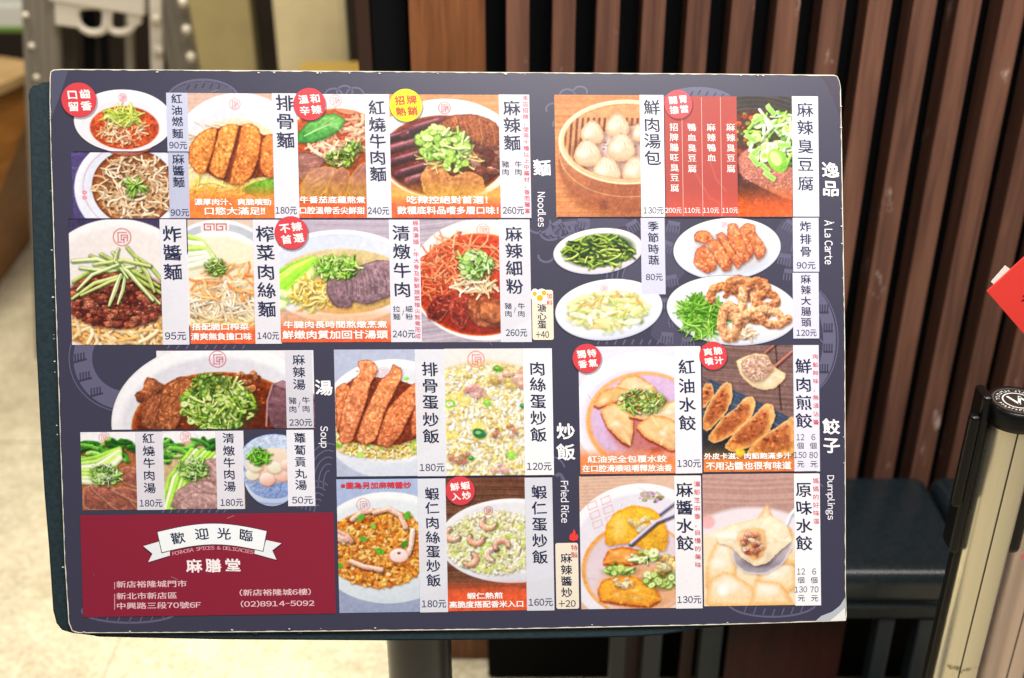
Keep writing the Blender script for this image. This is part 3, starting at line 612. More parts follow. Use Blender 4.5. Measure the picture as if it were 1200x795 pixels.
def d_spicy_tofu():
    c = Cv(778.5, 114, 959.5, 253.5, '3a302c')
    c.ell(885, 190, 110, 84, '3c3632', '241c1a', tex=.15)
    for k in range(7): c.ring(885, 186, 104-k*6, 78-k*5, 1.2, pick(('7c7874', '5c5450', 'a09c98')), a=.5, soft=1.6)
    c.ell(785, 180, 22, 34, '181210', soft=3); c.ell(790, 178, 17, 26, '54403c', '241a18', soft=3)
    c.ell(888, 190, 80, 60, '5c2c1c', '30160c', tex=.35, soft=3); c.stroke([(812, 200), (830, 232), (858, 245)], 2, 'd8d0c8', 0, 0, a=.7, soft=2); c.stroke([(830, 186), (838, 210), (850, 224)], 1.8, 'e8dcd0', 0, 0, a=.7, soft=2)
    specks(c, 870, 160, 20, 26, 60, ('a8401c', 'e8702c', '3c5818', '88a838', 'd8b860'), 2.4)
    slab(c, [(864, 182), (880, 172), (900, 178), (930, 190), (932, 235), (918, 232), (892, 220), (866, 206)], 'b87464', '7a3c30', .22, .8, gloss=.08)
    c.poly([(866, 206), (892, 220), (918, 232), (918, 240), (888, 234), (866, 224)], '5c2c24', '301410', tex=.2)
    specks(c, 900, 205, 30, 18, 120, ('d89484', '8c4c40', 'e8b0a0'), .8)
    scallions(c, 912, 162, 34, 32, 120, greens=('a8e85c', '88d038', 'c8f488', '68b424', 'e4fcc0', 'f4ffe0'), r=6.0, rings=.25)
    for (x, y, a) in ((880, 162, 30), (886, 178, -40), (896, 196, 40), (902, 206, 35), (910, 186, 20), (920, 170, 0), (905, 130, 50), (890, 140, -30), (884, 188, 50)):
        q = Matrix.Rotation(math.radians(a), 2); pp = [Vector(v) for v in ((-8, -3), (8, -3), (8, 3), (-8, 3))]; c.poly([((q @ v).x + x, (q @ v).y + y) for v in pp], 'b8f080', '6cc030', sh=.35, edge='e0ffc0', ew=1.5)
    c.ell(912, 188, 11, 15, 'a0dc54', '78bc34', ang=-30); c.ell(910, 186, 6, 9, 'd0f494', ang=-30)
    c.grad(215, 250, 'f05030', 0, .9, x1=928); c.grad(205, 240, 'f0a030', 0, .3, x1=928); c.noise(); return c
def plate(c, cx, cy, rx, ry, ang, hi='fbfcff', lo='d2d8ea'):
    c.ell(cx, cy+1.5, rx, ry, 'c4c8dc', ang=ang); c.ell(cx, cy, rx, ry-.8, hi, lo, ang=ang); c.ell(cx+1, cy+.5, rx*.80, ry*.76, 'e6e8f2', 'f8f8fc', ang=ang, soft=6)
def d_greens_plate():
    c = Cv(646, 264, 757, 323); plate(c, 701, 293.5, 53.5, 26.5, -6, 'fcf4f6', 'e4d0d8'); c.ell(702, 294, 41, 19, '2c4814', ang=-6, soft=5)
    for i in range(150):
        x, y = inell(702, 294, 39, 17); c.stroke(strand(x, y, rnd.uniform(10, 26), rnd.choice((.4, -.5, 0, 2.2)) + rnd.gauss(0, .3), .06), rnd.uniform(1.4, 2.4), pick(('8ca838', 'a8c050', '3c5818', 'c0d070', '1c300c', '98b044', '50702c')), .25, .3, sh=-.4)
    return c
def d_cabbage_plate():
    c = Cv(646, 323, 780, 400); plate(c, 713.5, 362, 64, 35.5, -6); c.ell(712, 363, 46, 22, 'd8d490', ang=-6, soft=5)
    for i in range(120):
        x, y = inell(712, 364, 42, 20); c.stroke(strand(x, y, rnd.uniform(12, 26), rnd.gauss(-.3, .7), .12), rnd.uniform(4, 8), pick(('ece8a8', 'f6f2cc', 'dce090', 'ccd87c', 'f4ecc0', 'f0d898', 'fcf8e0', 'e4e8a8')), .10, .10, soft=2.2, sh=-.12, tip=.5)
    for i in range(26):
        x, y = inell(712, 364, 40, 18); c.stroke(strand(x, y, 14, rnd.gauss(-.3, .8), .2), 1.1, pick(('b4c060', 'fffce8', 'c8b868')), 0, 0, a=.6, soft=1.2)
    shreds(c, 715, 355, 36, 14, 18, ('f0b068', 'e8a058', 'ecc070'), 1.6, 12); seal(c, 708, 338, 4.3, 'e09098'); return c
def d_cutlet_plate():
    c = Cv(785, 252, 919, 330); plate(c, 852, 291, 64.5, 36, -4, 'f8fcff', 'd0d8ec'); seal(c, 848.5, 263, 4, 'd890a0')
    c.ell(856, 296, 46, 24, '8c8890', soft=8, a=.45)
    for pts in ([(812, 276), (818, 270), (830, 271), (836, 280), (826, 286), (813, 283)], [(814, 294), (824, 286), (832, 294), (840, 305), (838, 316), (828, 321), (818, 316), (811, 310)], [(826, 284), (840, 280), (852, 292), (858, 304), (856, 316), (848, 319), (841, 310), (834, 296)], [(838, 276), (846, 272), (852, 278), (864, 298), (872, 308), (864, 316), (857, 306), (846, 288)],
                [(852, 270), (854, 262), (864, 262), (868, 272), (878, 290), (880, 304), (870, 310), (862, 296), (853, 284)], [(866, 268), (876, 261), (886, 264), (886, 272), (882, 280), (884, 298), (880, 303), (872, 284)], [(874, 276), (884, 270), (892, 280), (899, 292), (896, 300), (888, 306), (884, 296), (880, 284)]): crust(c, pts, 'c4704c', '944430')
    return c
def d_intestine_plate():
    c = Cv(777, 319, 940, 407); plate(c, 858.5, 363, 79, 40.5, 4, 'fafcfe', 'd4d8e0'); c.ring(859, 360, 74, 35, 1.5, 'd8dce4', 4, .6)
    shreds(c, 822, 371, 25, 22, 240, ('78b438', '98d050', '5c9828', 'b8e478', '488420'), 1.3, 26, -.35, .35)
    chunks(c, 872, 358, 30, 28, 26, ['d8a078', 'b87850', 'c88c64', 'a86848'], 9, .3)
    noodles(c, 868, 391, 18, 6, 30, ['f0d0b0', 'e0b490', 'f8e4cc'], 1.8, 14)
    for (x, y, rx, ry, a0, a1, w) in ((854, 378, 9, 19, 100, 420, 8), (878, 352, 8, 20, 60, 400, 8), (899, 352, 12, 8, 0, 330, 7), (896, 374, 22, 10, 180, 350, 7), (846, 346, 14, 10, 150, 330, 7), (866, 336, 14, 8, 170, 360, 7), (888, 336, 12, 7, 160, 380, 6), (908, 372, 16, 9, 10, 140, 7), (880, 378, 16, 9, 180, 330, 6)):
        pts = [(x + rx*(1+.08*math.sin(5*t))*math.cos(t), y + ry*(1+.08*math.sin(7*t))*math.sin(t)) for t in np.linspace(math.radians(a0), math.radians(a1), 16)]
        c.stroke(np.array(pts) + [1.5, 2], w+1.5, '5c2c18', 0, 0, soft=3, a=.5); c.stroke(pts, w+3, pick(('d49870', 'c88458', 'dca880', 'c07c54')), .2, .35, soft=1.4, tex=.45)
        for q in pts[::2]: c.ell(q[0]+rnd.uniform(-2, 2), q[1]+rnd.uniform(-2, 2), 2.2, 1.5, pick(('f4cca8', 'a05c38', 'e8b48c', '8c4828')), soft=1.4, a=.6)
    return c
def d_chili_dumplings():
    c = Cv(678, 406, 822, 555.5, 'e0dcec')
    c.grad(406, 560, 'd0a890', 0, .5, x1=700); c.ell(754, 486, 84, 74, 'f8f6fb', 'e4dcec'); c.ell(752, 490, 72, 58, 'dcd4ec', 'e8e0f2', soft=5)
    c.ell(756, 494, 70, 58, 'f0a05c', soft=2); c.ell(757, 493, 66, 54, 'd8b8dc', 'c8a8cc', soft=5, tex=.05); c.ring(756, 494, 69, 57, 3, 'f4b470', a=.7, soft=2)
    c.ell(758, 500, 44, 34, 'b05034', soft=12, a=.6)
    for k in range(9): x, y = inell(755, 495, 48, 40); c.ell(x, y, 8, 4, '8c2418', soft=4, a=.6)
    dumpling(c, [(722, 452), (732, 442), (748, 439), (766, 452), (778, 468), (770, 478), (748, 470), (730, 460)], 'f6cda0', 'd88848', '9c2c18')
    dumpling(c, [(694, 474), (704, 458), (722, 453), (738, 456), (730, 468), (712, 474), (700, 478)], 'f4bc80', 'd88040', 'a83c20')
    dumpling(c, [(702, 480), (716, 472), (732, 474), (742, 490), (741, 508), (738, 523), (726, 517), (710, 500)], 'f6c896', 'd88444', '8c2414')
    dumpling(c, [(734, 488), (750, 480), (772, 474), (798, 468), (815, 480), (802, 500), (776, 494), (752, 492)], 'f8d4ac', 'd89050', '9c3018')
    dumpling(c, [(744, 500), (762, 486), (786, 490), (804, 506), (806, 524), (786, 530), (774, 522), (756, 514)], 'f4c490', 'd88444', '8c2414')
    scallions(c, 752, 470, 27, 14, 120, greens=('98bc54', 'b8d080', '74a040', 'd8e8b0', 'a8c868'), r=2.7, rings=.3); specks(c, 752, 470, 26, 13, 30, ('d86c34', 'a84420', 'e8a060'), 1.2)
    c.grad(524, 541, OR, 0, .85, x1=790); c.grad(520, 540, 'f0b060', 0, .4, x1=790); c.noise(.03); return c
def d_fried_dumplings():
    c = Cv(822, 404.5, 960, 553, '7c605c')
    for y in np.arange(395, 560, 3): c.stroke([(822, y), (870, y+4), (930, y+8)], 1.6, pick(('6c504c', '8c706c', '98807c')), 0, 0, a=.5)
    c.stroke([(910, 405), (916, 480)], 1.6, '402c28', 0, 0, soft=1.6); c.poly([(822, 440), (880, 466), (930, 492), (930, 556), (822, 556)], '4c5c74', '384458', tex=.1)
    for k in range(10): c.stroke([(822, 442+k*5), (875, 466+k*5), (930, 492+k*5)], 1.4, pick(('38465c', '7888a0')), 0, 0, a=.7)
    c.stroke([(897, 414), (914, 400)], 2.4, 'a86454', sh=.4); c.stroke([(905, 433), (930, 412)], 3, 'b87464', sh=.4)
    dumpling(c, [(862, 423), (872, 418), (886, 414), (900, 416), (908, 430), (922, 438), (921, 444), (908, 456), (892, 457), (880, 452), (868, 440)], 'f0dcb8', 'd8b888')
    slab(c, [(868, 424), (882, 416), (900, 418), (908, 430), (898, 444), (882, 448), (870, 438)], 'c8a490', 'a88068', .3, .7, gloss=.12); specks(c, 887, 431, 17, 13, 50, ('e8ccbc', '9c7060', 'b88c7c'), 1.5)
    c.ell(852, 520, 60, 20, '201c20', soft=12, a=.7)
    for k, pts in enumerate(([(815, 468), (826, 448), (834, 450), (836, 464), (822, 480)], [(818, 500), (828, 474), (842, 454), (850, 447), (857, 450), (858, 466), (850, 484), (828, 506)], [(826, 514), (844, 490), (862, 478), (872, 466), (882, 464), (886, 474), (880, 490), (858, 510), (836, 520)],
                [(846, 524), (862, 504), (884, 486), (896, 473), (906, 474), (909, 488), (900, 510), (880, 524), (856, 530)], [(872, 532), (888, 514), (912, 500), (932, 486), (935, 530), (900, 540)])):
        c.poly(pts, 'ecb478', 'd08448', tex=.16, ts=.25, edge='e8c088', ew=3, sh=.6); m = np.mean(pts, 0); pp = m + (np.array(pts)-m)*.72; c.poly(pp, 'b0603c', '8c4428', tex=.35, ts=.35, soft=5, a=.75)
        for i in range(14): v = pp[rnd.randrange(len(pp))]; q = m+(v-m)*rnd.random(); c.ell(q[0], q[1], 1.8, 1.2, pick(('7a3018', 'e8a868', '5c2010')), soft=1.4, a=.6)
    c.ell(866, 531, 6, 5, 'f0d040', soft=2); c.grad(528, 543, OR, 0, .88, x1=929.5); c.grad(515, 540, 'f0c050', 0, .35, x1=929.5); c.noise(); return c
def d_paste_dumplings():
    c = Cv(679, 557, 822.5, 714, 'd8b4a0')
    for y in np.arange(557, 600, 4): c.stroke([(679, y), (760, y-3)], 1.6, 'c49c88', 0, 0, a=.5)
    c.ell(752, 652, 92, 86, 'f4f2f8', 'e0dcea'); c.ell(752, 656, 84, 78, 'e0dcea', 'ece8f2', soft=4)
    for (x, y) in ((688, 590), (704, 584)):
        for k in range(3):
            for (a, b, d, e) in ((0, 0, 10, -4), (0, 0, 2, 7), (10, -4, 12, 3), (2, 7, 12, 3)): c.stroke([(x+a+k*3, y+b+k*11), (x+d+k*3, y+e+k*11)], 1.1, 'e0a0a0', 0, 0, a=.7)
    c.ell(746, 668, 66, 56, 'e8a058', soft=2); c.ell(748, 669, 63, 53, 'd8c4d0', 'e8d8dc', soft=4); c.ell(752, 690, 50, 30, 'd88848', soft=12, a=.6)
    specks(c, 764, 582, 14, 7, 40, ('8c9c5c', '6c5c4c', 'c88cc0', 'b8b08c'), 2)
    c.stroke([(805, 580), (770, 606), (738, 638)], 3.4, '6c6880', .7, .4, sh=.4); 
    dumpling(c, [(704, 660), (712, 644), (730, 640), (756, 646), (762, 654), (740, 662), (718, 662)], 'f0a050', 'b8501c', 'b04418')
    dumpling(c, [(738, 636), (708, 640), (709, 616), (720, 600), (742, 591), (766, 596), (780, 612), (784, 632), (780, 646), (760, 646)], 'fcb83c', 'e88c1c', n=16)
    chunks(c, 752, 612, 14, 10, 10, ['f8e0b8', 'f4c880', 'fcecd0'], 4.5, .1); c.ell(725, 618, 8, 14, 'fcd888', soft=8, a=.6)
    c.stroke([(800, 600), (770, 612), (740, 637)], 5, '8884a0', .7, .5, sh=.5)
    chunks(c, 778, 668, 16, 16, 30, ['ecc07c', 'e0a058', 'd4d0a0'], 5, .25)
    scallions(c, 756, 652, 14, 6, 16, greens=('c8dc90', 'e0ecb8', '98b860'), r=5, rings=.6)
    dumpling(c, [(698, 692), (704, 680), (722, 676), (744, 676), (768, 690), (774, 704), (760, 712), (726, 708), (702, 704)], 'f8a83c', 'd06c1c', 'a84818', n=18)
    chunks(c, 730, 684, 14, 6, 9, ['f4c080', 'fce0b4'], 4); scallions(c, 775, 680, 22, 10, 26, greens=('a8c068', 'd8e8a8', '7c9c44'), r=4.6, rings=.6); scallions(c, 725, 668, 16, 4, 16, r=4.4, rings=.8)
    c.noise(.03); return c
def d_plain_dumplings():
    c = Cv(822.5, 554.5, 961.5, 710.5, 'b8948c')
    for y in np.arange(554, 600, 3): c.stroke([(822, y), (880, y+3), (962, y)], 1.8, pick(('a88078', 'ccaca4')), 0, 0, a=.45, soft=2)
    c.grad(590, 640, 'f8ece4', 0, .9); c.ell(880, 668, 98, 74, 'e8dce4', soft=5); c.ell(828, 611, 9, 8, 'f0a0a0', soft=3, a=.7); c.ell(880, 680, 92, 66, 'f4dcb8', soft=8)
    for pts in ([(880, 622), (890, 604), (900, 590), (906, 608), (930, 620), (930, 660), (880, 650)], [(826, 660), (838, 634), (856, 632), (862, 670), (850, 700), (824, 690)], [(890, 664), (930, 652), (935, 690), (910, 700), (884, 684)], [(900, 634), (940, 624), (944, 664), (905, 660)], [(824, 712), (828, 680), (850, 668), (884, 690), (890, 714)], [(876, 712), (884, 680), (914, 684), (932, 712)]):
        c.poly(pts, 'fff2e4', 'f4c890', soft=4, edge='eca860', ew=7, tex=.05, sh=.3); m = np.mean(pts, 0); c.ell(m[0]-3, m[1]-5, 9, 5, 'fffaf4', soft=8, a=.7)
    c.stroke([(945, 585), (928, 604), (920, 622)], 5, 'd4dcf0', .2, .3, soft=2)
    c.poly([(856, 638), (858, 660), (872, 672), (896, 674), (918, 662), (930, 640), (926, 632), (900, 655)], 'c8bcc4', '98909c', sh=.3, edge='ece8f0'); c.ell(888, 660, 22, 6, '645c68', soft=5, a=.5)
    dumpling(c, [(840, 636), (836, 626), (856, 614), (884, 608), (904, 604), (922, 614), (930, 634), (914, 646), (900, 660), (884, 664), (868, 654), (856, 640)], 'f8e4c4', 'ecd0a4', n=8)
    c.poly([(864, 622), (880, 618), (897, 620), (899, 640), (894, 654), (882, 658), (868, 644), (862, 632)], 'ecc08c', 'e0a878', soft=3)
    chunks(c, 881, 637, 13, 14, 40, ['e8a890', 'dc8c70', 'f0c8b4', 'c87058'], 3.4, .2); c.ell(876, 648, 4, 3, 'a04030', soft=2, a=.7)
    c.ell(845, 692, 6, 6, 'fffef8', soft=6); c.ell(850, 626, 14, 4, 'fffefa', soft=6, a=.8); c.noise(.02); return c

DISHES = [  # painter, corner radius hints are in the painters; label only where the part differs in look
    (d_oil_noodles, 'cutout'), (d_paste_noodles, ''), (d_cutlet_noodles, ''), (d_braised_noodles, ''), (d_spicy_noodles, ''), (d_minced_noodles, ''), (d_pickle_noodles, ''), (d_clear_beef, ''), (d_spicy_vermicelli, ''),
    (d_spicy_soup, 'cutout'), (d_braised_soup, ''), (d_clear_soup, ''), (d_meatball_soup, 'cutout'), (d_cutlet_rice, ''), (d_pork_rice, ''), (d_sausage_rice, ''), (d_shrimp_rice, ''),
    (d_dumpling_basket, ''), (d_spicy_tofu, ''), (d_greens_plate, 'cutout'), (d_cabbage_plate, 'cutout'), (d_cutlet_plate, 'cutout'), (d_intestine_plate, 'cutout'),
    (d_chili_dumplings, ''), (d_fried_dumplings, ''), (d_paste_dumplings, ''), (d_plain_dumplings, '')]

# ------------------------------------------------------------------ the menu board
board = empty('menu_board', BT, 'rectangular dark blue restaurant menu sheet covered with dish photos and Chinese lettering', 'menu board')
_M = Matrix([list(BR[i]) + [BT[i]] for i in range(3)] + [[0, 0, 0, 1]])
board.matrix_world = _M

EDGE = [(58.6, 90), (59.5, 84), (63, 81.8), (72, 81.2), (200, 82), (400, 83.4), (640, 85.2), (800, 86.3), (930, 87.6), (977, 88), (981, 89.5), (983.6, 95), (985.2, 103), (986.6, 180), (988.4, 290), (990.2, 400), (990.8, 560), (991, 690), (992, 722), (991, 727.6),
        (975, 728.2), (900, 730.6), (830, 732.6), (690, 735.6), (560, 738), (380, 740), (200, 741.6), (92, 742), (84.5, 739.5), (80.5, 730), (78.6, 700), (76, 660), (72.2, 560), (67.5, 420), (63.5, 300), (60, 190), (58.3, 120)]
def outline(px_pts):
    return [px2board(*p) for p in px_pts]
# navy field with the drawn pattern, on the front face of a 5 mm foam sheet
M_foam = flat('foam_edge', 'f0eee0', .7, .85)
M_navy = flat('navy_print', '3c3b50', .36, .82, grain=.05, scale=700)
sheet = extrude_poly('sheet', outline(EDGE), -.0050, 0, M_navy, board, M_foam)
M_patt = flat('pattern_print', '615f7a', .36, .82, grain=.04)
LV = .00008      # one layer of print
def board_z(level): return level * LV

def strip_poly(pts, w, close=False):
    """flat ribbon along a line, in photo px offsets"""
    pts = [np.array(p, float) for p in pts]; n = len(pts); L = []; R = []
    for i in range(n):
        a = pts[i-1] if (i > 0 or close) else pts[i]; b = pts[(i+1) % n] if (i < n-1 or close) else pts[i]
        d = b - a; d = d / (np.linalg.norm(d) + 1e-9); nn = np.array([-d[1], d[0]]) * w/2; L.append(pts[i] + nn); R.append(pts[i] - nn)
    vs_ = L + R; fs = [(i, (i+1) % n, n + (i+1) % n, n + i) for i in range(n if close else n-1)]
    return vs_, fs
def ngon_strip(pts): return [np.array(p, float) for p in pts], [tuple(range(len(pts)))]
class Flat:
    """collects flat print shapes given in photo pixels; becomes one mesh lying on the sheet"""
    def __init__(s): s.v = []; s.f = []
    def add(s, vs_, fs):
        k = len(s.v); s.v += [np.asarray(v, float) for v in vs_]; s.f += [tuple(k + i for i in f) for f in fs]
    def build(s, name, level, mat, parent, direct=True):
        V = np.array(s.v); c = V.mean(0)
        B = np.array([px2board(*v) for v in V]) if direct else place(c[0], c[1], V[:, 0]-c[0], V[:, 1]-c[1])
        o = mesh(name, [(b[0], b[1], board_z(level)) for b in B], s.f, mat, parent)
        flip = [i for i, p in enumerate(o.data.polygons) if p.normal.z < 0]
        if flip:
            bm = bmesh.new(); bm.from_mesh(o.data); bm.faces.ensure_lookup_table(); bmesh.ops.reverse_faces(bm, faces=[bm.faces[i] for i in flip]); bm.to_mesh(o.data); bm.free()
        return o
# the pale foam shows along the worn edge of the print
M_rim = flat('worn_edge', 'e6e2d0', .7, .85)
bm_ = []; n_ = len(EDGE)
for i in range(n_):
    a_, b_ = np.array(EDGE[i], float), np.array(EDGE[(i+1) % n_], float); L_ = np.linalg.norm(b_-a_); m_ = max(1, int(L_/6))
    bm_ += [a_ + (b_-a_)*k/m_ for k in range(m_)]
cen_ = np.mean(bm_, 0); vs_o = []; vs_i = []
for i, p_ in enumerate(bm_):
    d_ = bm_[(i+1) % len(bm_)] - bm_[i-1]; d_ /= np.linalg.norm(d_); nn_ = np.array([d_[1], -d_[0]]); nn_ = nn_ if np.dot(nn_, cen_ - p_) > 0 else -nn_
    wdt = (1.15 if p_[1] < 100 else 1.0 if p_[1] > 700 else .9) * rnd.uniform(.45, 1.3); vs_o.append(p_ - nn_*.02); vs_i.append(p_ + nn_*wdt)
EDGE_RIM = (vs_o, vs_i)

f = Flat(); n_ = len(EDGE_RIM[0]); f.add(EDGE_RIM[0] + EDGE_RIM[1], [(i, (i+1) % n_, n_ + (i+1) % n_, n_ + i) for i in range(n_)])
RIM_JOB = f
def circ(cx, cy, rx, ry=None, n=40, a0=0, a1=360):
    ry = ry or rx; e = 0 if a1 - a0 == 360 else 1
    return [(cx + rx*math.cos(math.radians(a0 + (a1-a0)*k/(n-e))), cy + ry*math.sin(math.radians(a0 + (a1-a0)*k/(n-e)))) for k in range(n)]

# faint doodles on the navy: rims of bowls with fork-like combs, clouds, waves
def doodle_arc(cx, cy, rx, ry, w, a0, a1, teeth=0, tl=12, inward=True):
    f = Flat(); f.add(*strip_poly(circ(cx, cy, rx, ry, 48, a0, a1), w)); f.build('drawn_pattern', 1, M_patt, board)
    if teeth:
        g = Flat()
        for k in range(teeth):
            a = math.radians(a0 + (a1-a0)*(k+.5)/teeth); s = -1 if inward else 1; r0 = 1 + s*(w/2+1)/rx
            x, y = cx + rx*r0*math.cos(a), cy + ry*r0*math.sin(a)
            g.add(*strip_poly([(x, y), (x + s*tl*math.cos(a)*rnd.uniform(.6, 1), y + s*tl*math.sin(a)*rnd.uniform(.6, 1))], 1.6))
        g.build('drawn_pattern', 2, M_patt, board)
RIM_JOB.build('worn_edge', 5, M_rim, board)
doodle_arc(150, 420, 53, 50, 22, 100, 205); doodle_arc(148, 420, 67, 63, 1.2, 100, 200)
def comb(x, y, ang, n=4, L=10, wd=9):
    """small fork-shaped mark"""
    g = Flat(); a = math.radians(ang); ux, uy = math.cos(a), math.sin(a); vx, vy = -uy, ux
    g.add(*strip_poly([(x - vx*wd/2, y - vy*wd/2), (x + vx*wd/2, y + vy*wd/2)], 5))
    for k in range(n):
        t = (k/(n-1) - .5) * wd; g.add(*strip_poly([(x + vx*t + ux*2.6, y + vy*t + uy*2.6), (x + vx*t + ux*L, y + vy*t + uy*L)], 1.4))
    g.build('drawn_pattern', 2, M_patt, board)
M_pdark = flat('pattern_dark', '3c3b50', .36, .82)
for (x, y) in ((93, 419), (99, 441), (112, 459)):
    g = Flat()
    for k in range(4): g.add(*strip_poly([(x-5+k*3.4, y-4-k*.6), (x-4.6+k*3.4, y+5-k*.8)], 1.8))
    g.add(*strip_poly([(x-7, y+6), (x+9, y+2)], 2.2)); g.build('drawn_pattern', 3, M_pdark, board)
doodle_arc(238, 118, 42, 24, 3.5, 186, 354)
f = Flat(); f.add(*ngon_strip(circ(238, 116, 40, 21, 30, 182, 358))); f.build('drawn_pattern', 1, flat('pattern_pale', '565469', .36, .82), board)
for k in range(5): 
    g = Flat(); g.add(*strip_poly([(222+k*9, 97.5+abs(k-2)), (219+k*9, 103+abs(k-2))], 1.8)); g.build('drawn_pattern', 3, M_pdark, board)
for (x, y, r) in ((391, 112, 10), (404, 108, 9), (416, 111, 10), (665, 112, 9), (680, 108, 8), (648, 128, 8), (655, 146, 7)): doodle_arc(x, y, r, r*.8, 2.2, 150, 380)
f = Flat(); f.add(*ngon_strip(circ(818, 124, 46, 22, 30, 182, 358))); f.build('drawn_pattern', 1, M_patt, board)
for k in range(6):
    g = Flat(); g.add(*strip_poly([(812+k*9, 106+abs(k-1)*1.4), (809+k*9, 111+abs(k-1)*1.4)], 2)); g.build('drawn_pattern', 3, M_pdark, board)
doodle_arc(938, 398, 34, 58, 15, -66, 66); doodle_arc(939, 398, 43, 66, 1.2, -60, 60)
for (x, y) in ((966, 362), (971, 384), (971, 408), (966, 432)):
    g = Flat()
    for k in range(4): g.add(*strip_poly([(x-5+k*3.0, y-5), (x-5.4+k*3.0, y+4)], 1.6))
    g.add(*strip_poly([(x-6, y+4.5), (x+5, y+4.5)], 2.4)); g.build('drawn_pattern', 3, M_pdark, board)
for (x, y, a) in ((652, 262, 60), (668, 262, 80), (684, 258, 100), (740, 262, 60), (790, 262, 100), (782, 285, 110), (770, 300, 95), (786, 325, 80), (775, 352, 90), (790, 372, 80), (782, 392, 95), (806, 398, 90), (928, 262, 120), (936, 285, 100), (920, 300, 100), (926, 318, 95), (644, 270, 30)):
    comb(x, y, a, 5, 11, 14)
for (x, y, rx, ry) in ((786, 300, 20, 34), (790, 385, 26, 22), (925, 285, 24, 26), (745, 335, 20, 30), (700, 260, 40, 9)):
    f = Flat(); f.add(*ngon_strip([(x + rx*(1+.15*math.sin(3*t))*math.cos(t), y + ry*(1+.12*math.cos(4*t))*math.sin(t)) for t in np.linspace(0, 6.283, 40, endpoint=False)])); f.build('drawn_pattern', .6 + rnd.random()*.3, flat('pattern_dim', '4a485e', .36, .82), board)
for (x, y, r) in ((631, 262, 14), (645, 272, 12), (658, 268, 13), (676, 262, 14), (640, 300, 9)): doodle_arc(x, y, r, r*.8, 2.6, -20, 190)
for k in range(4): doodle_arc(745, 330, 16+k*6, 24+k*7, 1.6, 185, 262)
for k in range(5): doodle_arc(385, 570, 6+k*6, 18+k*8, 1.4, 175, 285)
for k in range(5): doodle_arc(372, 602, 4+k*5, 10+k*7, 1.5, 190, 300)
doodle_arc(655, 600, 10, 44, 4, 250, 330); doodle_arc(648, 560, 16, 24, 2, 200, 330)
doodle_arc(152, 716, 56, 14, 2.4, 10, 190); doodle_arc(905, 706, 52, 17, 2.2, 0, 168)
for k in range(7):
    g = Flat(); g.add(*strip_poly([(112+k*13, 730-abs(k-3)*1.3), (115+k*13, 723-abs(k-3)*1.3)], 1.4)); g.build('drawn_pattern', 1, M_patt, board)
    g = Flat(); g.add(*strip_poly([(872+k*11, 722-abs(k-3)*1.2), (875+k*11, 714-abs(k-3)*1.2)], 1.4)); g.build('drawn_pattern', 1, M_patt, board)
for k in range(9):
    g = Flat(); g.add(*strip_poly([(196+k*11, 409), (199+k*11, 404.5)], 1.6)); g.build('drawn_pattern', 1, M_patt, board)
    g = Flat(); g.add(*strip_poly([(190+k*9, 601), (193+k*9, 597)], 1.6)); g.build('drawn_pattern', 1, M_patt, board)
    g = Flat(); g.add(*strip_poly([(700+k*10, 404), (703+k*10, 398)], 1.8)); g.build('drawn_pattern', 1, M_patt, board)

# dish photos
def add_canvas(name, c, level, cut):
    x0, y0, x1, y1 = c.r; cx, cy = (x0+x1)/2, (y0+y1)/2
    B = place(cx, cy, c.X - cx, c.Y - cy); nv = c.nx * c.ny
    co = np.zeros((nv, 3)); co[:, :2] = B.reshape(-1, 2); co[:, 2] = board_z(level)
    j, i = np.mgrid[0:c.ny-1, 0:c.nx-1]; a = (j*c.nx + i).ravel()
    q = np.stack([a + c.nx, a + c.nx + 1, a + 1, a], 1)
    al = c.a.ravel().copy(); c.rgb = np.clip(c.rgb, 0, 1)
    wt = np.clip(1.25 * (1 - c.rgb.min(2)) - .25, 0, 1)[..., None]      # food, not crockery: fine broken texture and wet glints
    g1 = fbm(c.X*.9 + 5, c.Y*.9, 3)[..., None]; g2 = fbm(c.X*.28, c.Y*.28 + 9, 2)[..., None]
    c.rgb = c.rgb * (1 + wt * ((g1 - .5) * .26 + (g2 - .5) * .30)) + wt * np.clip((g1 - .72) * 3, 0, .3) * .4
    c.rgb = np.clip(c.rgb, 0, 1); c.rgb = .70 * c.rgb + .30 * (c.rgb * c.rgb * (3 - 2 * c.rgb))   # print contrast
    if cut:
        q = q[al[q].max(1) > .02]
        used = np.zeros(nv, bool); used[q.ravel()] = True; ix = -np.ones(nv, int); ix[used] = np.arange(used.sum())
        q = ix[q]; co = co[used]; rgb = c.rgb.reshape(-1, 3)[used]; al = al[used]
    else:
        rgb = c.rgb.reshape(-1, 3); al[:] = 1
    me = bpy.data.meshes.new(name); me.vertices.add(len(co)); me.vertices.foreach_set('co', co.ravel())
    nf = len(q); me.loops.add(nf*4); me.loops.foreach_set('vertex_index', q.ravel().astype(np.int32))
    me.polygons.add(nf); me.polygons.foreach_set('loop_start', np.arange(nf, dtype=np.int32)*4)
    me.update(calc_edges=True); me.validate()
    at = me.color_attributes.new('ink', 'FLOAT_COLOR', 'POINT')
    at.data.foreach_set('color', np.concatenate([s2l(rgb), al[:, None]], 1).ravel().astype(np.float32))
    o = link_mesh(name, me, INKA if cut else INK, board)
    return o
PHOTO = []
for k, (fn, kind) in enumerate(DISHES):
    PHOTO.append(add_canvas('dish_photo', fn(), 6 + (2 if kind else 0) + (k % 3)*.3 + (2 if fn in (d_intestine_plate, d_oil_noodles, d_cabbage_plate) else 0), kind == 'cutout'))

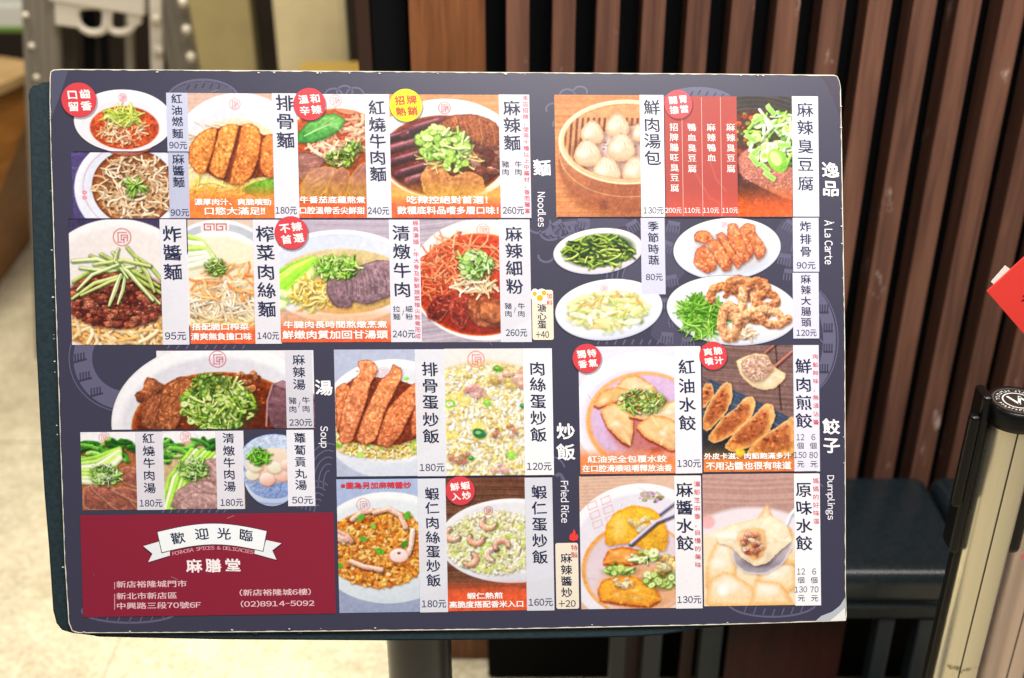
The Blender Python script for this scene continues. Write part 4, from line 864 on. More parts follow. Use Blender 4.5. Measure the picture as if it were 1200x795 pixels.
# a sheet of print with a colour and an opacity of its own (translucent name strips)
_pm = {}
def print_mat(h, alpha=1.0, k=.80, rough=.36):
    key = (h, alpha, k)
    if key not in _pm:
        m = flat('print_' + h, h, rough, k, grain=.02); m.node_tree.nodes['Principled BSDF'].inputs['Alpha'].default_value = alpha; _pm[key] = m
    return _pm[key]
def rect_pts(x0, y0, x1, y1, r=0):
    if not r: return [(x0, y0), (x1, y0), (x1, y1), (x0, y1)]
    p = []
    for (cx, cy, a) in ((x1-r, y0+r, -90), (x1-r, y1-r, 0), (x0+r, y1-r, 90), (x0+r, y0+r, 180)): p += circ(cx, cy, r, r, 6, a, a+90)
    return p
def panel(name, x0, y0, x1, y1, h, alpha, level, r=0, parent=None):
    f = Flat(); f.add(*ngon_strip(rect_pts(x0, y0, x1, y1, r))); return f.build(name, level, print_mat(h, alpha), parent or board, direct=False)

# ------------------------------------------------------------------ lettering
GL = {}
TEXTQ = []; COMP = set()
def request(s, off=0.0):
    if len(s) > 1 and any(33 <= ord(c) <= 126 for c in s):
        for c in s:
            if c != ' ': GL.setdefault((('Ａ' if c == 'À' else chr(ord(c) + 0xFEE0) if 33 <= ord(c) <= 126 else c), 0.0), None)
        if 'À' in s: GL.setdefault(('｀', 0.0), None)
        COMP.add(s); return
    if len(s) == 1 and 33 <= ord(s) <= 126 and s != '/': GL.setdefault((chr(ord(s) + 0xFEE0), 0.0), None); COMP.add(s); return
    GL.setdefault((s, 0.0), None)
def bake_glyphs():
    tmp = []
    for (s, off) in list(GL):
        cu = bpy.data.curves.new('glyph', 'FONT'); cu.body = s; cu.resolution_u = 3; cu.offset = off
        o = bpy.data.objects.new('glyph', cu); COL.objects.link(o); tmp.append((s, off, o))
    dg = bpy.context.evaluated_depsgraph_get(); dg.update()
    for s, off, o in tmp:
        m = bpy.data.meshes.new_from_object(o.evaluated_get(dg))
        co = np.zeros(len(m.vertices)*3); m.vertices.foreach_get('co', co); co = co.reshape(-1, 3)[:, :2].copy()
        GL[(s, off)] = (co, [tuple(p.vertices) for p in m.polygons]); bpy.data.meshes.remove(m)
    for s, off, o in tmp:
        cu = o.data; bpy.data.objects.remove(o); bpy.data.curves.remove(cu)
NARROW = {' ': .28}
def compose(s):
    """a run of latin letters or figures set from the wide forms of the same face, closed up"""
    V = []; F = []; x = 0.0; k0 = 0
    for ch in s:
        if ch == ' ': x += .32; continue
        key = 'Ａ' if ch == 'À' else (chr(ord(ch) + 0xFEE0) if 33 <= ord(ch) <= 126 else ch)
        co, fs = GL[(key, 0.0)]
        if len(co) == 0: continue
        if ch == '-': co = co * [.55, 1]
        a, b = co[:, 0].min(), co[:, 0].max()
        if ord(key) >= 0xFF01: c2 = co - [a - .035, 0] + [x, 0]; adv = (b - a) + .08 if ch != '1' else (b - a) + .14
        else: c2 = co + [x, 0]; adv = 1.0
        V.append(c2); F += [tuple(k0 + i for i in f) for f in fs]; k0 += len(co)
        if ch == 'À':
            g, gf = GL[('｀', 0.0)]; g = (g - g.mean(0)) * .8 + [x + adv*.42, .84]; V.append(g); F += [tuple(k0 + i for i in f) for f in gf]; k0 += len(g)
        x += adv
    return np.concatenate(V), F
def is_cjk(ch): return ord(ch) > 0x2E80
# a job: list of (string, offset, centre, mode, size...) joined as one line of lettering
def vtext(s, cx, ys, size, h, off=.013, level=14, parent=None, alpha=1.0, wide=1.06, name='lettering'):
    if len(ys) == 2 and len(s) != 2: ys = list(np.linspace(ys[0], ys[1], len(s)))
    TEXTQ.append((name, [(ch, off, cx, y, size*wide, size*.94, 'em', 0) for ch, y in zip(s, ys)], h, level, parent or board, alpha))
    for ch in s: request(ch, off)
def htext(s, cx, cy, w, hgt, h, off=.012, level=14, parent=None, rot=0, alpha=1.0, name='lettering'):
    TEXTQ.append((name, [(s, off, cx, cy, w, hgt, 'fit', rot)], h, level, parent or board, alpha)); request(s, off)
def gtext(items, h, off=.02, level=14, parent=None, name='lettering'):
    """items: (char, x, y, size, rot)"""
    TEXTQ.append((name, [(ch, off, x, y, sz*1.06, sz*.94, 'em' if is_cjk(ch) else 'lat', rot) for ch, x, y, sz, rot in items], h, level, parent or board, 1.0))
    for it in items: request(it[0], off)
def flush_text():
    bake_glyphs()
    for name, parts, h, level, parent, alpha in TEXTQ:
        V = []; F = []; Z = []
        allc = np.array([(p[2], p[3]) for p in parts]); c0 = allc.mean(0)
        for (s, off, cx, cy, w, hg, mode, rot) in parts:
            co, fs = compose(s) if s in COMP else GL[(s, 0.0)]
            if len(co) == 0: continue
            if mode == 'em': x = (co[:, 0] - .5) * w; y = -(co[:, 1] - .36) * hg
            elif mode == 'lat': x = (co[:, 0] - (co[:, 0].min()+co[:, 0].max())/2) * w; y = -(co[:, 1] - .36) * hg
            else:
                mn, mx = co.min(0), co.max(0); sc = (mx - mn); sc[sc == 0] = 1
                x = ((co[:, 0] - mn[0]) / sc[0] - .5) * w; y = -((co[:, 1] - mn[1]) / sc[1] - .5) * hg
            if mode == 'em':   # brush feel: strokes sag and flick a little, every character its own way
                u = x / w; v = y / hg; k = (ord(s[0]) % 7 - 3) * .006
                y = y + hg * (.035*np.sin(u*5.2 + 1.1) + .02*np.cos(v*7) + k*u); x = x + w * (.022*np.sin(v*5.5 + .6))
            if rot:
                a = math.radians(rot); x, y = x*math.cos(a) - y*math.sin(a), x*math.sin(a) + y*math.cos(a)
            dl = off * .95 * min(abs(hg), 24)       # weight of the strokes: the same outline set off to each side
            SH = ((0, 0),) if off < .005 else ((-dl, -dl*.5), (dl, -dl*.4), (-dl, dl*.5), (dl, dl*.4)) + (((0, -dl), (0, dl), (0, 0)) if off > .02 else ())
            for q_, (sx, sy) in enumerate(SH):
                k0 = len(V); V += list(zip(x + cx + sx, y + cy + sy)); Z += [board_z(level) + q_*.000012] * len(x)
                F += [tuple(k0 + i for i in reversed(f)) for f in fs]
        V = np.array(V); B = place(c0[0], c0[1], V[:, 0]-c0[0], V[:, 1]-c0[1])
        o = mesh(name, [(b[0], b[1], z) for b, z in zip(B, Z)], F, print_mat(h, alpha), parent)
INKC = '242a4c'
def price(s, cx, cy, w, hgt=9.0, h='3a3f60', parent=None, level=14): htext(s, cx+.6, cy, w*.96, hgt*.96, h, .012, level, parent, name='price')

def strip(x0, y0, x1, y1, h='eeeef8', a=.86, level=11): return panel('name_strip', x0, y0, x1, y1, h, a, level)
PINK = 'e0566a'
s = strip(196, 109.5, 220.5, 177.5, 'cdd2ea', .92); vtext('紅油燃麵', 208, [116.7, 130, 143, 157], 12.5, INKC, parent=s); price('90元', 208.5, 170.7, 21, 8.5, parent=s)
s = strip(198.5, 179, 221.5, 256, 'c3c8e2', .88); vtext('麻醬麵', 209.5, [187.5, 200.7, 214], 13.5, INKC, parent=s); price('90元', 210.5, 249.5, 22, 8.5, parent=s)
s = strip(320.5, 110.5, 348.5, 256); vtext('排骨麵', 334.5, [121.7, 143, 165], 20.5, INKC, .017, parent=s); price('180元', 335, 247, 25.5, parent=s)
s = strip(428.7, 111.5, 457.5, 255); vtext('紅燒牛肉麵', 442.5, [127.5, 147, 166, 185, 204.5], 19, INKC, .017, parent=s); price('240元', 443, 247.5, 26, parent=s)
s = strip(585.5, 112, 621.5, 255); vtext('麻辣麵', 600, [127.5, 147.5, 168], 19.5, INKC, .017, parent=s); price('260元', 601, 247, 26, parent=s)
vtext('豬肉', 592.5, [193, 202], 8.6, INKC, .006, parent=s); vtext('牛肉', 607.5, [193, 202], 8.6, INKC, .006, parent=s)
vtext('本店招牌，使用十種以上中藥材，香而麗富', 616.8, [116, 247], 6.6, PINK, .008, parent=s)
s = strip(189.5, 257.5, 220, 404); vtext('炸醬麵', 202.5, [275, 297, 319.3], 21, INKC, .017, parent=s); price('95元', 205.5, 394, 25, 9.5, parent=s)
s = strip(298, 258, 327.5, 403); vtext('榨菜肉絲麵', 312, [275, 296.7, 319.3, 340.8, 363], 20.5, INKC, .017, parent=s); price('140元', 314, 393.8, 26, parent=s)
s = strip(457, 258, 493, 401); vtext('清燉牛肉', 471, [274, 295.4, 317.3, 339.7], 20, INKC, .017, parent=s); price('240元', 472.8, 391.7, 27, parent=s)
vtext('拉麵', 465, [362.5, 371.5], 8.4, INKC, .005, parent=s); vtext('細粉', 479.5, [362.5, 371.5], 8.4, INKC, .005, parent=s); htext('/', 472.5, 366.5, 2.4, 6, INKC, 0, parent=s)
vtext('經典湯頭，牛大骨及新鮮蔬菜植火熬煮而成', 488.5, [262, 394], 6.6, PINK, .008, parent=s)
s = strip(585.6, 257.5, 622, 401, 'eef0fa', .80); vtext('麻辣細粉', 602.5, [275, 294.8, 315, 336.2], 19.5, INKC, .017, parent=s); price('260元', 604.6, 390.2, 26, parent=s)
vtext('豬肉', 595.8, [359, 368], 8.4, INKC, .005, parent=s); vtext('牛肉', 611, [359, 368], 8.4, INKC, .005, parent=s); htext('/', 603.4, 363.5, 2.4, 6, INKC, 0, parent=s)
s = strip(335.4, 411, 366.6, 501.8, 'e6e6f2', .82); vtext('麻辣湯', 350.5, [422, 436.5, 451], 14, INKC, parent=s); price('230元', 352, 495.3, 27, 8.6, parent=s)
vtext('豬肉', 343.4, [469.8, 479.8], 9, INKC, .005, parent=s); vtext('牛肉', 358.8, [469.3, 479.3], 9, INKC, .005, parent=s); htext('/', 351, 474, 2.4, 7, INKC, 0, parent=s)
s = strip(160.4, 506, 191.9, 598, 'eeecf6', .84); vtext('紅燒牛肉湯', 175, [514, 528.7, 542.8, 557.5, 572.4], 13.4, INKC, parent=s); price('180元', 176.7, 589.8, 27, 9, parent=s)
s = strip(254, 505, 285.4, 597, 'f0eef8', .86); vtext('清燉牛肉湯', 268.8, [513.6, 528.4, 542.4, 556.3, 570.5], 13.4, INKC, parent=s); price('180元', 271.3, 589, 27, 9, parent=s)
s = strip(337, 503.5, 368.5, 593.5, 'eeeef8', .96); vtext('蘿蔔貢丸湯', 352.3, [513.3, 527.6, 541.6, 555.4, 568.9], 13.2, INKC, parent=s); price('50元', 354, 586.2, 25, 9, parent=s)
s = strip(487.4, 409.5, 522, 558.5, 'f2f4fc', .80); vtext('排骨蛋炒飯', 504.5, [433, 452.4, 471.8, 492.2, 511.8], 18.5, INKC, .017, parent=s); price('180元', 505.8, 548, 30, 9.6, parent=s)
s = strip(613.8, 408.5, 648, 557.5, 'f8f8fc', .92); vtext('肉絲蛋炒飯', 630.5, [432.3, 451, 471, 490.4, 510], 18.5, INKC, .017, parent=s); price('120元', 631.3, 546.7, 30, 9.6, parent=s)
s = strip(490.8, 560.5, 523.5, 718.5, 'f0f2fc', .80); vtext('蝦仁肉絲蛋炒飯', 507.3, [578.4, 595.4, 612.8, 630, 647, 663.8, 681], 16.2, INKC, .016, parent=s); price('180元', 508, 707.6, 29.5, 9.4, parent=s)
s = strip(616, 559, 648.5, 716.5, 'e8eaf6', .84); vtext('蝦仁蛋炒飯', 632.3, [576.6, 595.7, 614.8, 634, 653.5], 17.6, INKC, .017, parent=s); price('160元', 633, 705.8, 29.5, 9.4, parent=s)
s = strip(750.2, 112.5, 778.5, 254.5, 'fafaff', .95); vtext('鮮肉湯包', 764.3, [127, 147, 166, 185.5], 19.4, INKC, .016, parent=s); price('130元', 765, 247, 25, 8.4, parent=s)
s = strip(928, 114, 959.5, 253.5, 'e4e6f4', .96); vtext('麻辣臭豆腐', 943.5, [129.8, 150.5, 172.4, 193.4, 215.4], 19, INKC, .01, parent=s)
s = strip(751, 255.8, 779.5, 345, 'd6d8ec', .92); vtext('季節時蔬', 765.6, [265.7, 279, 292.2, 305.2], 12.6, INKC, parent=s); price('80元', 766, 325, 20.5, 8.2, parent=s)
s = strip(928.5, 255.6, 959.8, 318.6, 'dcdcf0', .97); vtext('炸排骨', 943.8, [265.7, 280.6, 295.2], 13.4, INKC, parent=s); price('90元', 943.7, 311.4, 23.5, 8.6, parent=s)
s = strip(928.5, 319.8, 959.8, 396.8, 'dcdcf0', .97); vtext('麻辣大腸頭', 944.2, [327.6, 340.2, 352.9, 365.4, 378], 11.8, INKC, parent=s); price('120元', 944.2, 390.3, 25, 8, parent=s)
s = strip(790.2, 406, 822, 555.5, 'f4f4fc', .90); vtext('紅油水餃', 805, [430.6, 452.8, 474.4, 496.4], 19.5, INKC, .017, parent=s); price('130元', 806.7, 543.3, 29, 9.4, parent=s)
s = strip(929.4, 404.5, 960.3, 553, 'e8e8f6', .95); vtext('鮮肉煎餃', 941.6, [429.6, 451, 472.4, 493.7], 19.2, INKC, .016, parent=s); vtext('肉餡夠味，無須沾醬', 955.6, [418, 495], 6.6, PINK, .008, parent=s)
htext('12', 937.6, 512.3, 9.5, 7.2, '3a3f60', 0, parent=s, name='price'); vtext('個', 937.8, [522.6], 8.6, INKC, .004, parent=s); htext('150', 937.4, 533.2, 15, 7.2, '3a3f60', 0, parent=s, name='price'); vtext('元', 938, [544], 8.8, INKC, .004, parent=s)
htext('6', 952.8, 512.3, 4.6, 7.2, '3a3f60', 0, parent=s, name='price'); vtext('個', 952.9, [522.6], 8.6, INKC, .004, parent=s); htext('80', 953, 533.2, 10, 7.2, '3a3f60', 0, parent=s, name='price'); vtext('元', 953.4, [544], 8.8, INKC, .004, parent=s)
s = strip(790.6, 557, 822.5, 714, 'fafaff', .88); vtext('麻醬水餃', 802.3, [574, 595.3, 616.3, 637.2], 19.5, INKC, .017, parent=s); price('130元', 807, 702.7, 29.5, 9.2, parent=s)
vtext('濃郁芝麻香，自慢的美味', 817.2, [567, 662.5], 7.4, PINK, .008, parent=s)
s = strip(930.5, 554.5, 961.5, 710.5, 'fafaff', .95); vtext('原味水餃', 941.8, [574, 595.3, 616.3, 637.2], 19, INKC, .017, parent=s); vtext('媽媽的好味道', 956, [563.5, 611], 7.4, PINK, .008, parent=s)
htext('12', 938.4, 669.6, 9.5, 7.2, '3a3f60', 0, parent=s, name='price'); vtext('個', 938.6, [680], 8.6, INKC, .004, parent=s); htext('130', 938.2, 690.6, 15, 7.2, '3a3f60', 0, parent=s, name='price'); vtext('元', 938.8, [701], 8.8, INKC, .004, parent=s)
htext('6', 953.8, 669.6, 4.6, 7.2, '3a3f60', 0, parent=s, name='price'); vtext('個', 953.9, [680], 8.6, INKC, .004, parent=s); htext('70', 954, 690.6, 10, 7.2, '3a3f60', 0, parent=s, name='price'); vtext('元', 954.4, [701], 8.8, INKC, .004, parent=s)

# red price list of the small blocks
s = panel('price_list', 778.5, 114, 864.6, 253.5, 'e06058', .60, 12)
for x in (799.6, 822.6, 844.8):
    f = Flat(); f.add(*strip_poly([(x, 115), (x, 253)], .8)); f.build('divider', 13, print_mat('f0b8b0', .8), s, False)
W = 'fff8f6'
vtext('招牌腸旺臭豆腐', 790, [150, 220.5], 10.2, W, .012, parent=s); vtext('鴨血臭豆腐', 810.7, [150, 198], 10.2, W, .012, parent=s); vtext('麻辣鴨血', 833.4, [150, 185.5], 10.2, W, .012, parent=s); vtext('麻辣臭豆腐', 856.2, [150, 198], 10.2, W, .012, parent=s)
for t, x in (('200元', 789), ('110元', 811), ('110元', 833), ('110元', 855.4)): htext(t, x, 247, 19, 6.4, W, .014, parent=s, name='price')

# captions printed on the photos
def cap(i, t, x0, x1, y, hgt, h=W): htext(t, (x0+x1)/2, y, x1-x0, hgt, h, .035, 14, PHOTO[i], name='caption')
cap(2, '濃厚肉汁、爽脆噴勁', 229, 317, 237, 7.6); cap(2, '口慾大滿足!!', 241, 310, 247.6, 8.8)
cap(3, '牛番茄底蘊熬煮', 352, 427.5, 234.5, 8); cap(3, '口腔溫帶舌尖鮮甜', 352, 427, 247, 8.2)
cap(4, '吃辣控絕對首選！', 477, 571, 234.5, 8.6); cap(4, '數種底料品嚐多層口味！', 466, 584, 246.8, 9)
cap(6, '搭配脆口榨菜', 226, 291, 383, 8.2); cap(6, '清爽無負擔口味', 225, 294.5, 394.5, 8.4)
cap(7, '牛腱肉長時間熬燉烹煮', 333.3, 453, 380.5, 8.2); cap(7, '鮮嫩肉質加回甘湯頭', 332, 454, 392.4, 9.6)
cap(15, '※圖為另加麻辣醬炒', 400, 481.5, 568.6, 7.4, 'd83844')
cap(16, '蝦仁熱煎', 547.4, 589, 698, 7.4); cap(16, '高脆度搭配香米入口', 526.7, 613, 708, 7.8)
cap(23, '紅油完全包覆水餃', 688, 781.5, 538, 8.2); cap(23, '在口腔滑順咀嚼釋放油香', 681.6, 788, 548.8, 8)
cap(24, '外皮卡滋、肉餡飽滿多汁', 824, 927.8, 534.4, 7.2); cap(24, '不用沾醬也很有味道', 826, 928, 545.8, 9)

# section headings
def brush(s, cx, ys, size, name='heading'): vtext(s, cx, ys, size, 'fffdff', .026, 8, name=name)
brush('麵', 635.2, [197.5], 20.5); brush('湯', 379.5, [455], 19.5); brush('炒飯', 663, [506, 530.5], 21); brush('逸品', 973, [200, 221.5], 20); brush('餃子', 974, [500.5, 522.5], 20)
def side(s, cx, y0, y1, w=10.5): htext(s, cx, (y0+y1)/2, y1-y0, w, 'f4f2fa', .012, 8, rot=90, name='heading')
side('Noodles', 634.8, 225.5, 266, 9.5); side('Soup', 378.9, 499.5, 525, 11); side('Fried Rice', 662, 563.5, 613, 9.5); side('À La Carte', 971.7, 258.5, 310, 11.5); side('Dumplings', 972.5, 557, 609.5, 11)

# round badges, each a printed disc over a drop shadow printed in dark ink
def badge(t, cx, cy, r, h='d8404a', ht='fff6f4', rot=-6, size=None):
    f = Flat(); f.add(*ngon_strip(circ(cx+.8, cy+1.6, r*1.05))); f.build('badge_shadow_print', 15, print_mat('4a2c3c', .35), board, False)
    f = Flat(); f.add(*ngon_strip(circ(cx, cy, r))); o = f.build('badge', 16, print_mat(h), board, False)
    z = size or r*.62; a = math.radians(rot)
    it = [(ch, cx + (dx*math.cos(a) - dy*math.sin(a)), cy + dx*math.sin(a) + dy*math.cos(a), z*.98, rot) for ch, (dx, dy) in zip(t, ((-z*.55, -z*.48), (z*.62, -z*.48), (-z*.55, z*.62), (z*.62, z*.62)))]
    gtext(it, ht, .03, 18, o)
badge('口齒留香', 93, 117.5, 20, rot=-4); badge('溫和辛辣', 363, 122.5, 18.8, rot=-5); badge('招牌熱銷', 475.8, 123.8, 19, 'f8ec10', 'c8502c', -4)
badge('不辣首選', 341.5, 273, 19.3, rot=-8); badge('開胃擔當', 794.6, 122.6, 16.6, 'e04c54'); badge('獨特香氣', 687.6, 420, 17); badge('爽脆噴汁', 835.4, 417, 16.5); badge('鮮蝦入炒', 539.4, 575, 17)

# add-on labels
s = panel('add_on_label', 623.5, 340, 648.5, 398.5, 'f0e4cc', 1, 12, 2.5)
f = Flat(); f.add(*ngon_strip(circ(635, 348, 7.5, 9.5)));  f.build('egg_print', 13, print_mat('fbfbfb'), s, False)
f = Flat(); f.add(*ngon_strip(circ(627, 346, 5.5, 7.5))); f.build('egg_print', 12.5, print_mat('f4f4f4'), s, False)
f = Flat(); f.add(*ngon_strip(circ(632.5, 349.5, 3.8, 3.8))); f.add(*ngon_strip(circ(637.5, 343.5, 3, 3))); f.add(*ngon_strip(circ(626.5, 344.5, 2.6, 2.6))); f.build('yolk_print', 13.5, print_mat('f8b818'), s, False)
vtext('溏心蛋', 635, [361.2, 371, 380.8], 10.6, INKC, .016, parent=s); htext('+40', 635.5, 392.2, 15.5, 7.6, INKC, .012, parent=s, name='price'); vtext('加料', 643.8, [347.2, 355.2], 7, 'd84848', .008, parent=s)
s = panel('add_on_label', 651.2, 635.8, 678, 714, 'eee4d0', 1, 12, 2.5)
vtext('麻辣醬炒', 663.8, [654, 667.8, 681.4, 694.8], 13, INKC, .016, parent=s); htext('+20', 664.5, 707.2, 20, 7.8, INKC, .012, parent=s, name='price'); vtext('特製', 673, [642, 650.5], 7.6, 'd84848', .006, parent=s)
f = Flat(); f.add(*ngon_strip([(667, 632.5), (667.2, 628), (669.2, 624.5), (669.8, 627), (672.4, 619.8), (674.6, 624), (674, 627.5), (676.4, 625.6), (677.6, 629), (676.4, 632.8), (671.5, 634.2)])); f.build('flame_print', 12, print_mat('f04038'), board, False)

# red address panel with the ribbon
rp = panel('address_panel', 99.6, 601.6, 390, 722, '8c2038', 1, 9)
def P_(x, y): return (x/3.636 + 70, y/3.636 + 590)
def ribbon(pts, h, lv):
    f = Flat(); f.add(*ngon_strip([P_(*p) for p in pts])); f.build('ribbon', lv, print_mat(h), rp)
tl = [(357, 182), (425, 162), (437, 208), (470, 204), (470, 222), (378, 250), (396, 214)]; tr = [(880, 156), (945, 170), (906, 200), (924, 240), (830, 214), (832, 196), (866, 203)]
arc = [(418 + (882-418)*k/16, 122 - 34*math.sin(math.pi*k/16) + (-4)*k/16) for k in range(17)]; arb = [(437 + (866-437)*k/16, 208 - 31*math.sin(math.pi*k/16) - 6*k/16) for k in range(17)]
body = arc + arb[::-1]
for pts in (tl, tr, body): ribbon([(x+ (x-650)*.012, y + 5) for x, y in pts], '4c1a30', 10)
for pts in (tl, tr): ribbon(pts, 'eef2f6', 11)
m_ = np.mean(body, 0); ribbon([((x-m_[0])*1.012+m_[0], (y-m_[1])*1.07+m_[1]) for x, y in body], '3c3450', 12); ribbon(body, 'f6fbfd', 13)
gtext([(ch, *P_(x, y), 15.5, r) for ch, x, y, r in (('歡', 508, 147, -10), ('迎', 608, 130, -4), ('光', 700, 130, 3), ('臨', 792, 138, 7))], '2c3450', .018, 15, rp)
fs_ = 'FORMOSA SPICES & DELICACIES'; it = []
for k, ch in enumerate(fs_):
    u = k/(len(fs_)-1); 
    if ch != ' ': it.append((ch, *P_(490 + 326*u, 212 - 22*math.sin(math.pi*u) - 3*u), 6.0, (u-.5)*14))
gtext(it, 'e8a8b0', .012, 12, rp)
gtext([(ch, *P_(x, 266), 17.5, 0) for ch, x in (('麻', 575), ('膳', 655), ('堂', 737))], 'fff4f6', .03, 12, rp)
def line(s, x0, x1, y, hgt=15):
    (a, yy), (b, _) = P_(x0, y), P_(x1, y); htext(s, (a+b)/2, yy, b-a, hgt*.52, 'f0c8d0', .02, 12, rp)
line('新店裕隆城門市', 247, 538, 343); line('新北市新店區', 247, 497, 393); line('中興路三段70號6F', 250, 598, 434); line('(新店裕隆城6樓)', 770, 1068, 378); line('(02)8914-5092', 775, 1083, 426)
for (y0, y1) in ((335, 365), (385, 452)):
    f = Flat(); f.add(*strip_poly([P_(235, y0), P_(235, y1)], .9)); f.build('divider', 12, print_mat('e0a8b4'), rp)
flush_text()

# thin rules between the rows, worn bare spots on the edge, the clear film peeling at the lower right corner
for (x0, y0, x1, y1, hh) in ((88, 178.2, 221, 178.2, '2c2a44'), (86, 256.8, 622, 256.4, '34324c'), (395, 559.4, 648, 558.2, '34324c'), (679, 556.4, 960, 553.8, '34324c'), (651, 255.0, 960, 254.6, '2c2a44'), (928, 319.2, 960, 319.2, '34324c')):
    f = Flat(); f.add(*strip_poly([(x0, y0), (x1, y1)], 1.1)); f.build('divider', 13, print_mat(hh), board, False)
f = Flat(); f.add(*ngon_strip([(990.4, 700), (990.5, 727), (955, 728.4), (962, 722), (975, 717), (984, 710)])); f.build('peeled_film', 6, print_mat('c4ccd4', .85), board)
f = Flat(); f.add(*ngon_strip([(984, 718), (990.4, 712), (990.6, 727.2), (972, 728)])); f.build('peeled_film', 7, print_mat('eef0ec', .95), board)
f = Flat(); f.add(*ngon_strip([(962, 89), (976, 89), (981, 92), (984, 106), (985, 140), (978, 118), (970, 100)])); f.build('peeled_film', 6, print_mat('5c4c5c', .35), board)
f = Flat(); f.add(*ngon_strip([(60, 88), (60, 140), (72, 108), (80, 82.6), (64, 82.2)])); f.build('peeled_film', 6, print_mat('7c809c', .30), board)

# wear: chips of bare foam along the edge, fine scratches and specks of dust on the film
M_chip = flat('bare_foam', 'dcd8c8', .7, .85)
g = Flat()
for k in range(46):
    e = rnd.randrange(4); t = rnd.random(); r_ = rnd.uniform(.5, 1.6)
    x, y = ((60 + 920*t, 83.5 + 5.5*t + .5), (80 + 905*t, 741.2 - 13*t - .6), (58.8 + 18*t*t + .8, 95 + 620*t), (985.5 + 5*t - .8, 100 + 600*t))[e]
    g.add(*ngon_strip([(x + r_*rnd.uniform(.5, 1.6)*math.cos(a), y + r_*.6*rnd.uniform(.5, 1.4)*math.sin(a)) for a in np.linspace(0, 6.283, 7, endpoint=False)]))
g.build('edge_chips', 19, M_chip, board)['kind'] = 'stuff'
g = Flat()
for k in range(70):
    x, y = rnd.uniform(70, 975), rnd.uniform(92, 732); a = rnd.uniform(0, 3.14); L = rnd.choice((.6, .6, .8, 1, 5, 9))
    g.add(*strip_poly([(x, y), (x + L*math.cos(a), y + L*math.sin(a))], rnd.uniform(.35, .6)))
g.build('dust_and_scratches', 20, print_mat('c8ccd8', .45), board)['kind'] = 'stuff'

# ------------------------------------------------------------------ the stand that carries the board
def wood(name, h1, h2, rough=.45, sc=(38, 38, 2.2), scuff=0.0, spec=.4):
    q = N(name); tc = q.n('ShaderNodeTexCoord'); mp = q.n('ShaderNodeMapping'); mp.inputs['Scale'].default_value = sc
    ge = q.n('ShaderNodeNewGeometry'); q.l(ge.outputs['Position'], mp.inputs['Vector'])
    n1 = q.n('ShaderNodeTexNoise'); n1.inputs['Scale'].default_value = 2.2; n1.inputs['Detail'].default_value = 8; n1.inputs['Distortion'].default_value = .6
    q.l(mp.outputs[0], n1.inputs['Vector'])
    r = q.n('ShaderNodeValToRGB'); r.color_ramp.elements[0].position = .32; r.color_ramp.elements[1].position = .68
    r.color_ramp.elements[0].color = lin(h1); r.color_ramp.elements[1].color = lin(h2); q.l(n1.outputs[0], r.inputs[0])
    oi = q.n('ShaderNodeObjectInfo'); hs = q.n('ShaderNodeHueSaturation'); mr = q.n('ShaderNodeMapRange')
    mr.inputs['To Min'].default_value = .84; mr.inputs['To Max'].default_value = 1.14; q.l(oi.outputs['Random'], mr.inputs['Value']); q.l(mr.outputs[0], hs.inputs['Value']); q.l(r.outputs[0], hs.inputs['Color'])
    colr = hs.outputs[0]
    if scuff:
        n2 = q.n('ShaderNodeTexNoise'); n2.inputs['Scale'].default_value = 9; n2.inputs['Detail'].default_value = 5; n2.inputs['Roughness'].default_value = .75
        mp2 = q.n('ShaderNodeMapping'); mp2.inputs['Scale'].default_value = (2.2, 2.2, .9); q.l(ge.outputs['Position'], mp2.inputs['Vector']); q.l(mp2.outputs[0], n2.inputs['Vector'])
        r2 = q.n('ShaderNodeValToRGB'); r2.color_ramp.elements[0].position = .63; r2.color_ramp.elements[1].position = .72
        q.l(n2.outputs[0], r2.inputs[0]); mul = q.n('ShaderNodeMath', operation='MULTIPLY'); mul.inputs[1].default_value = scuff; q.l(r2.outputs[0], mul.inputs[0])
        mx = q.n('ShaderNodeMixRGB'); mx.inputs['Color2'].default_value = lin('b8a498'); q.l(mul.outputs[0], mx.inputs['Fac']); q.l(colr, mx.inputs['Color1']); colr = mx.outputs[0]
    q.l(colr, q.b.inputs['Base Color']); q.b.inputs['Roughness'].default_value = rough; q.b.inputs['Specular IOR Level'].default_value = spec
    bp = q.n('ShaderNodeBump'); bp.inputs['Strength'].default_value = .25; bp.inputs['Distance'].default_value = .001; q.l(n1.outputs[0], bp.inputs['Height']); q.l(bp.outputs[0], q.b.inputs['Normal'])
    return q.m
M_black = flat('black_lacquer', '22343a', .42, .75, grain=.25, scale=220, bump=.15)
M_post = flat('black_post_metal', '1a2430', .30, .8, grain=.1, scale=60, spec=.7)
M_wall = wood('slat_wood', '50342a', '704c3c', .5, scuff=.8)
M_wide = wood('panel_wood', '5e3820', '80502f', .45)
M_dark = flat('dark_back_panel', '07080c', .8, .6, spec=.15)
M_red = wood('red_stained_wood', '2e1110', '401a14', .4)
M_leather = flat('black_leather', '1c272c', .26, .8, grain=.3, scale=160, bump=.10, spec=.6)
M_grey = flat('grey_frame_metal', '242f36', .4, .9, grain=.1, scale=90)

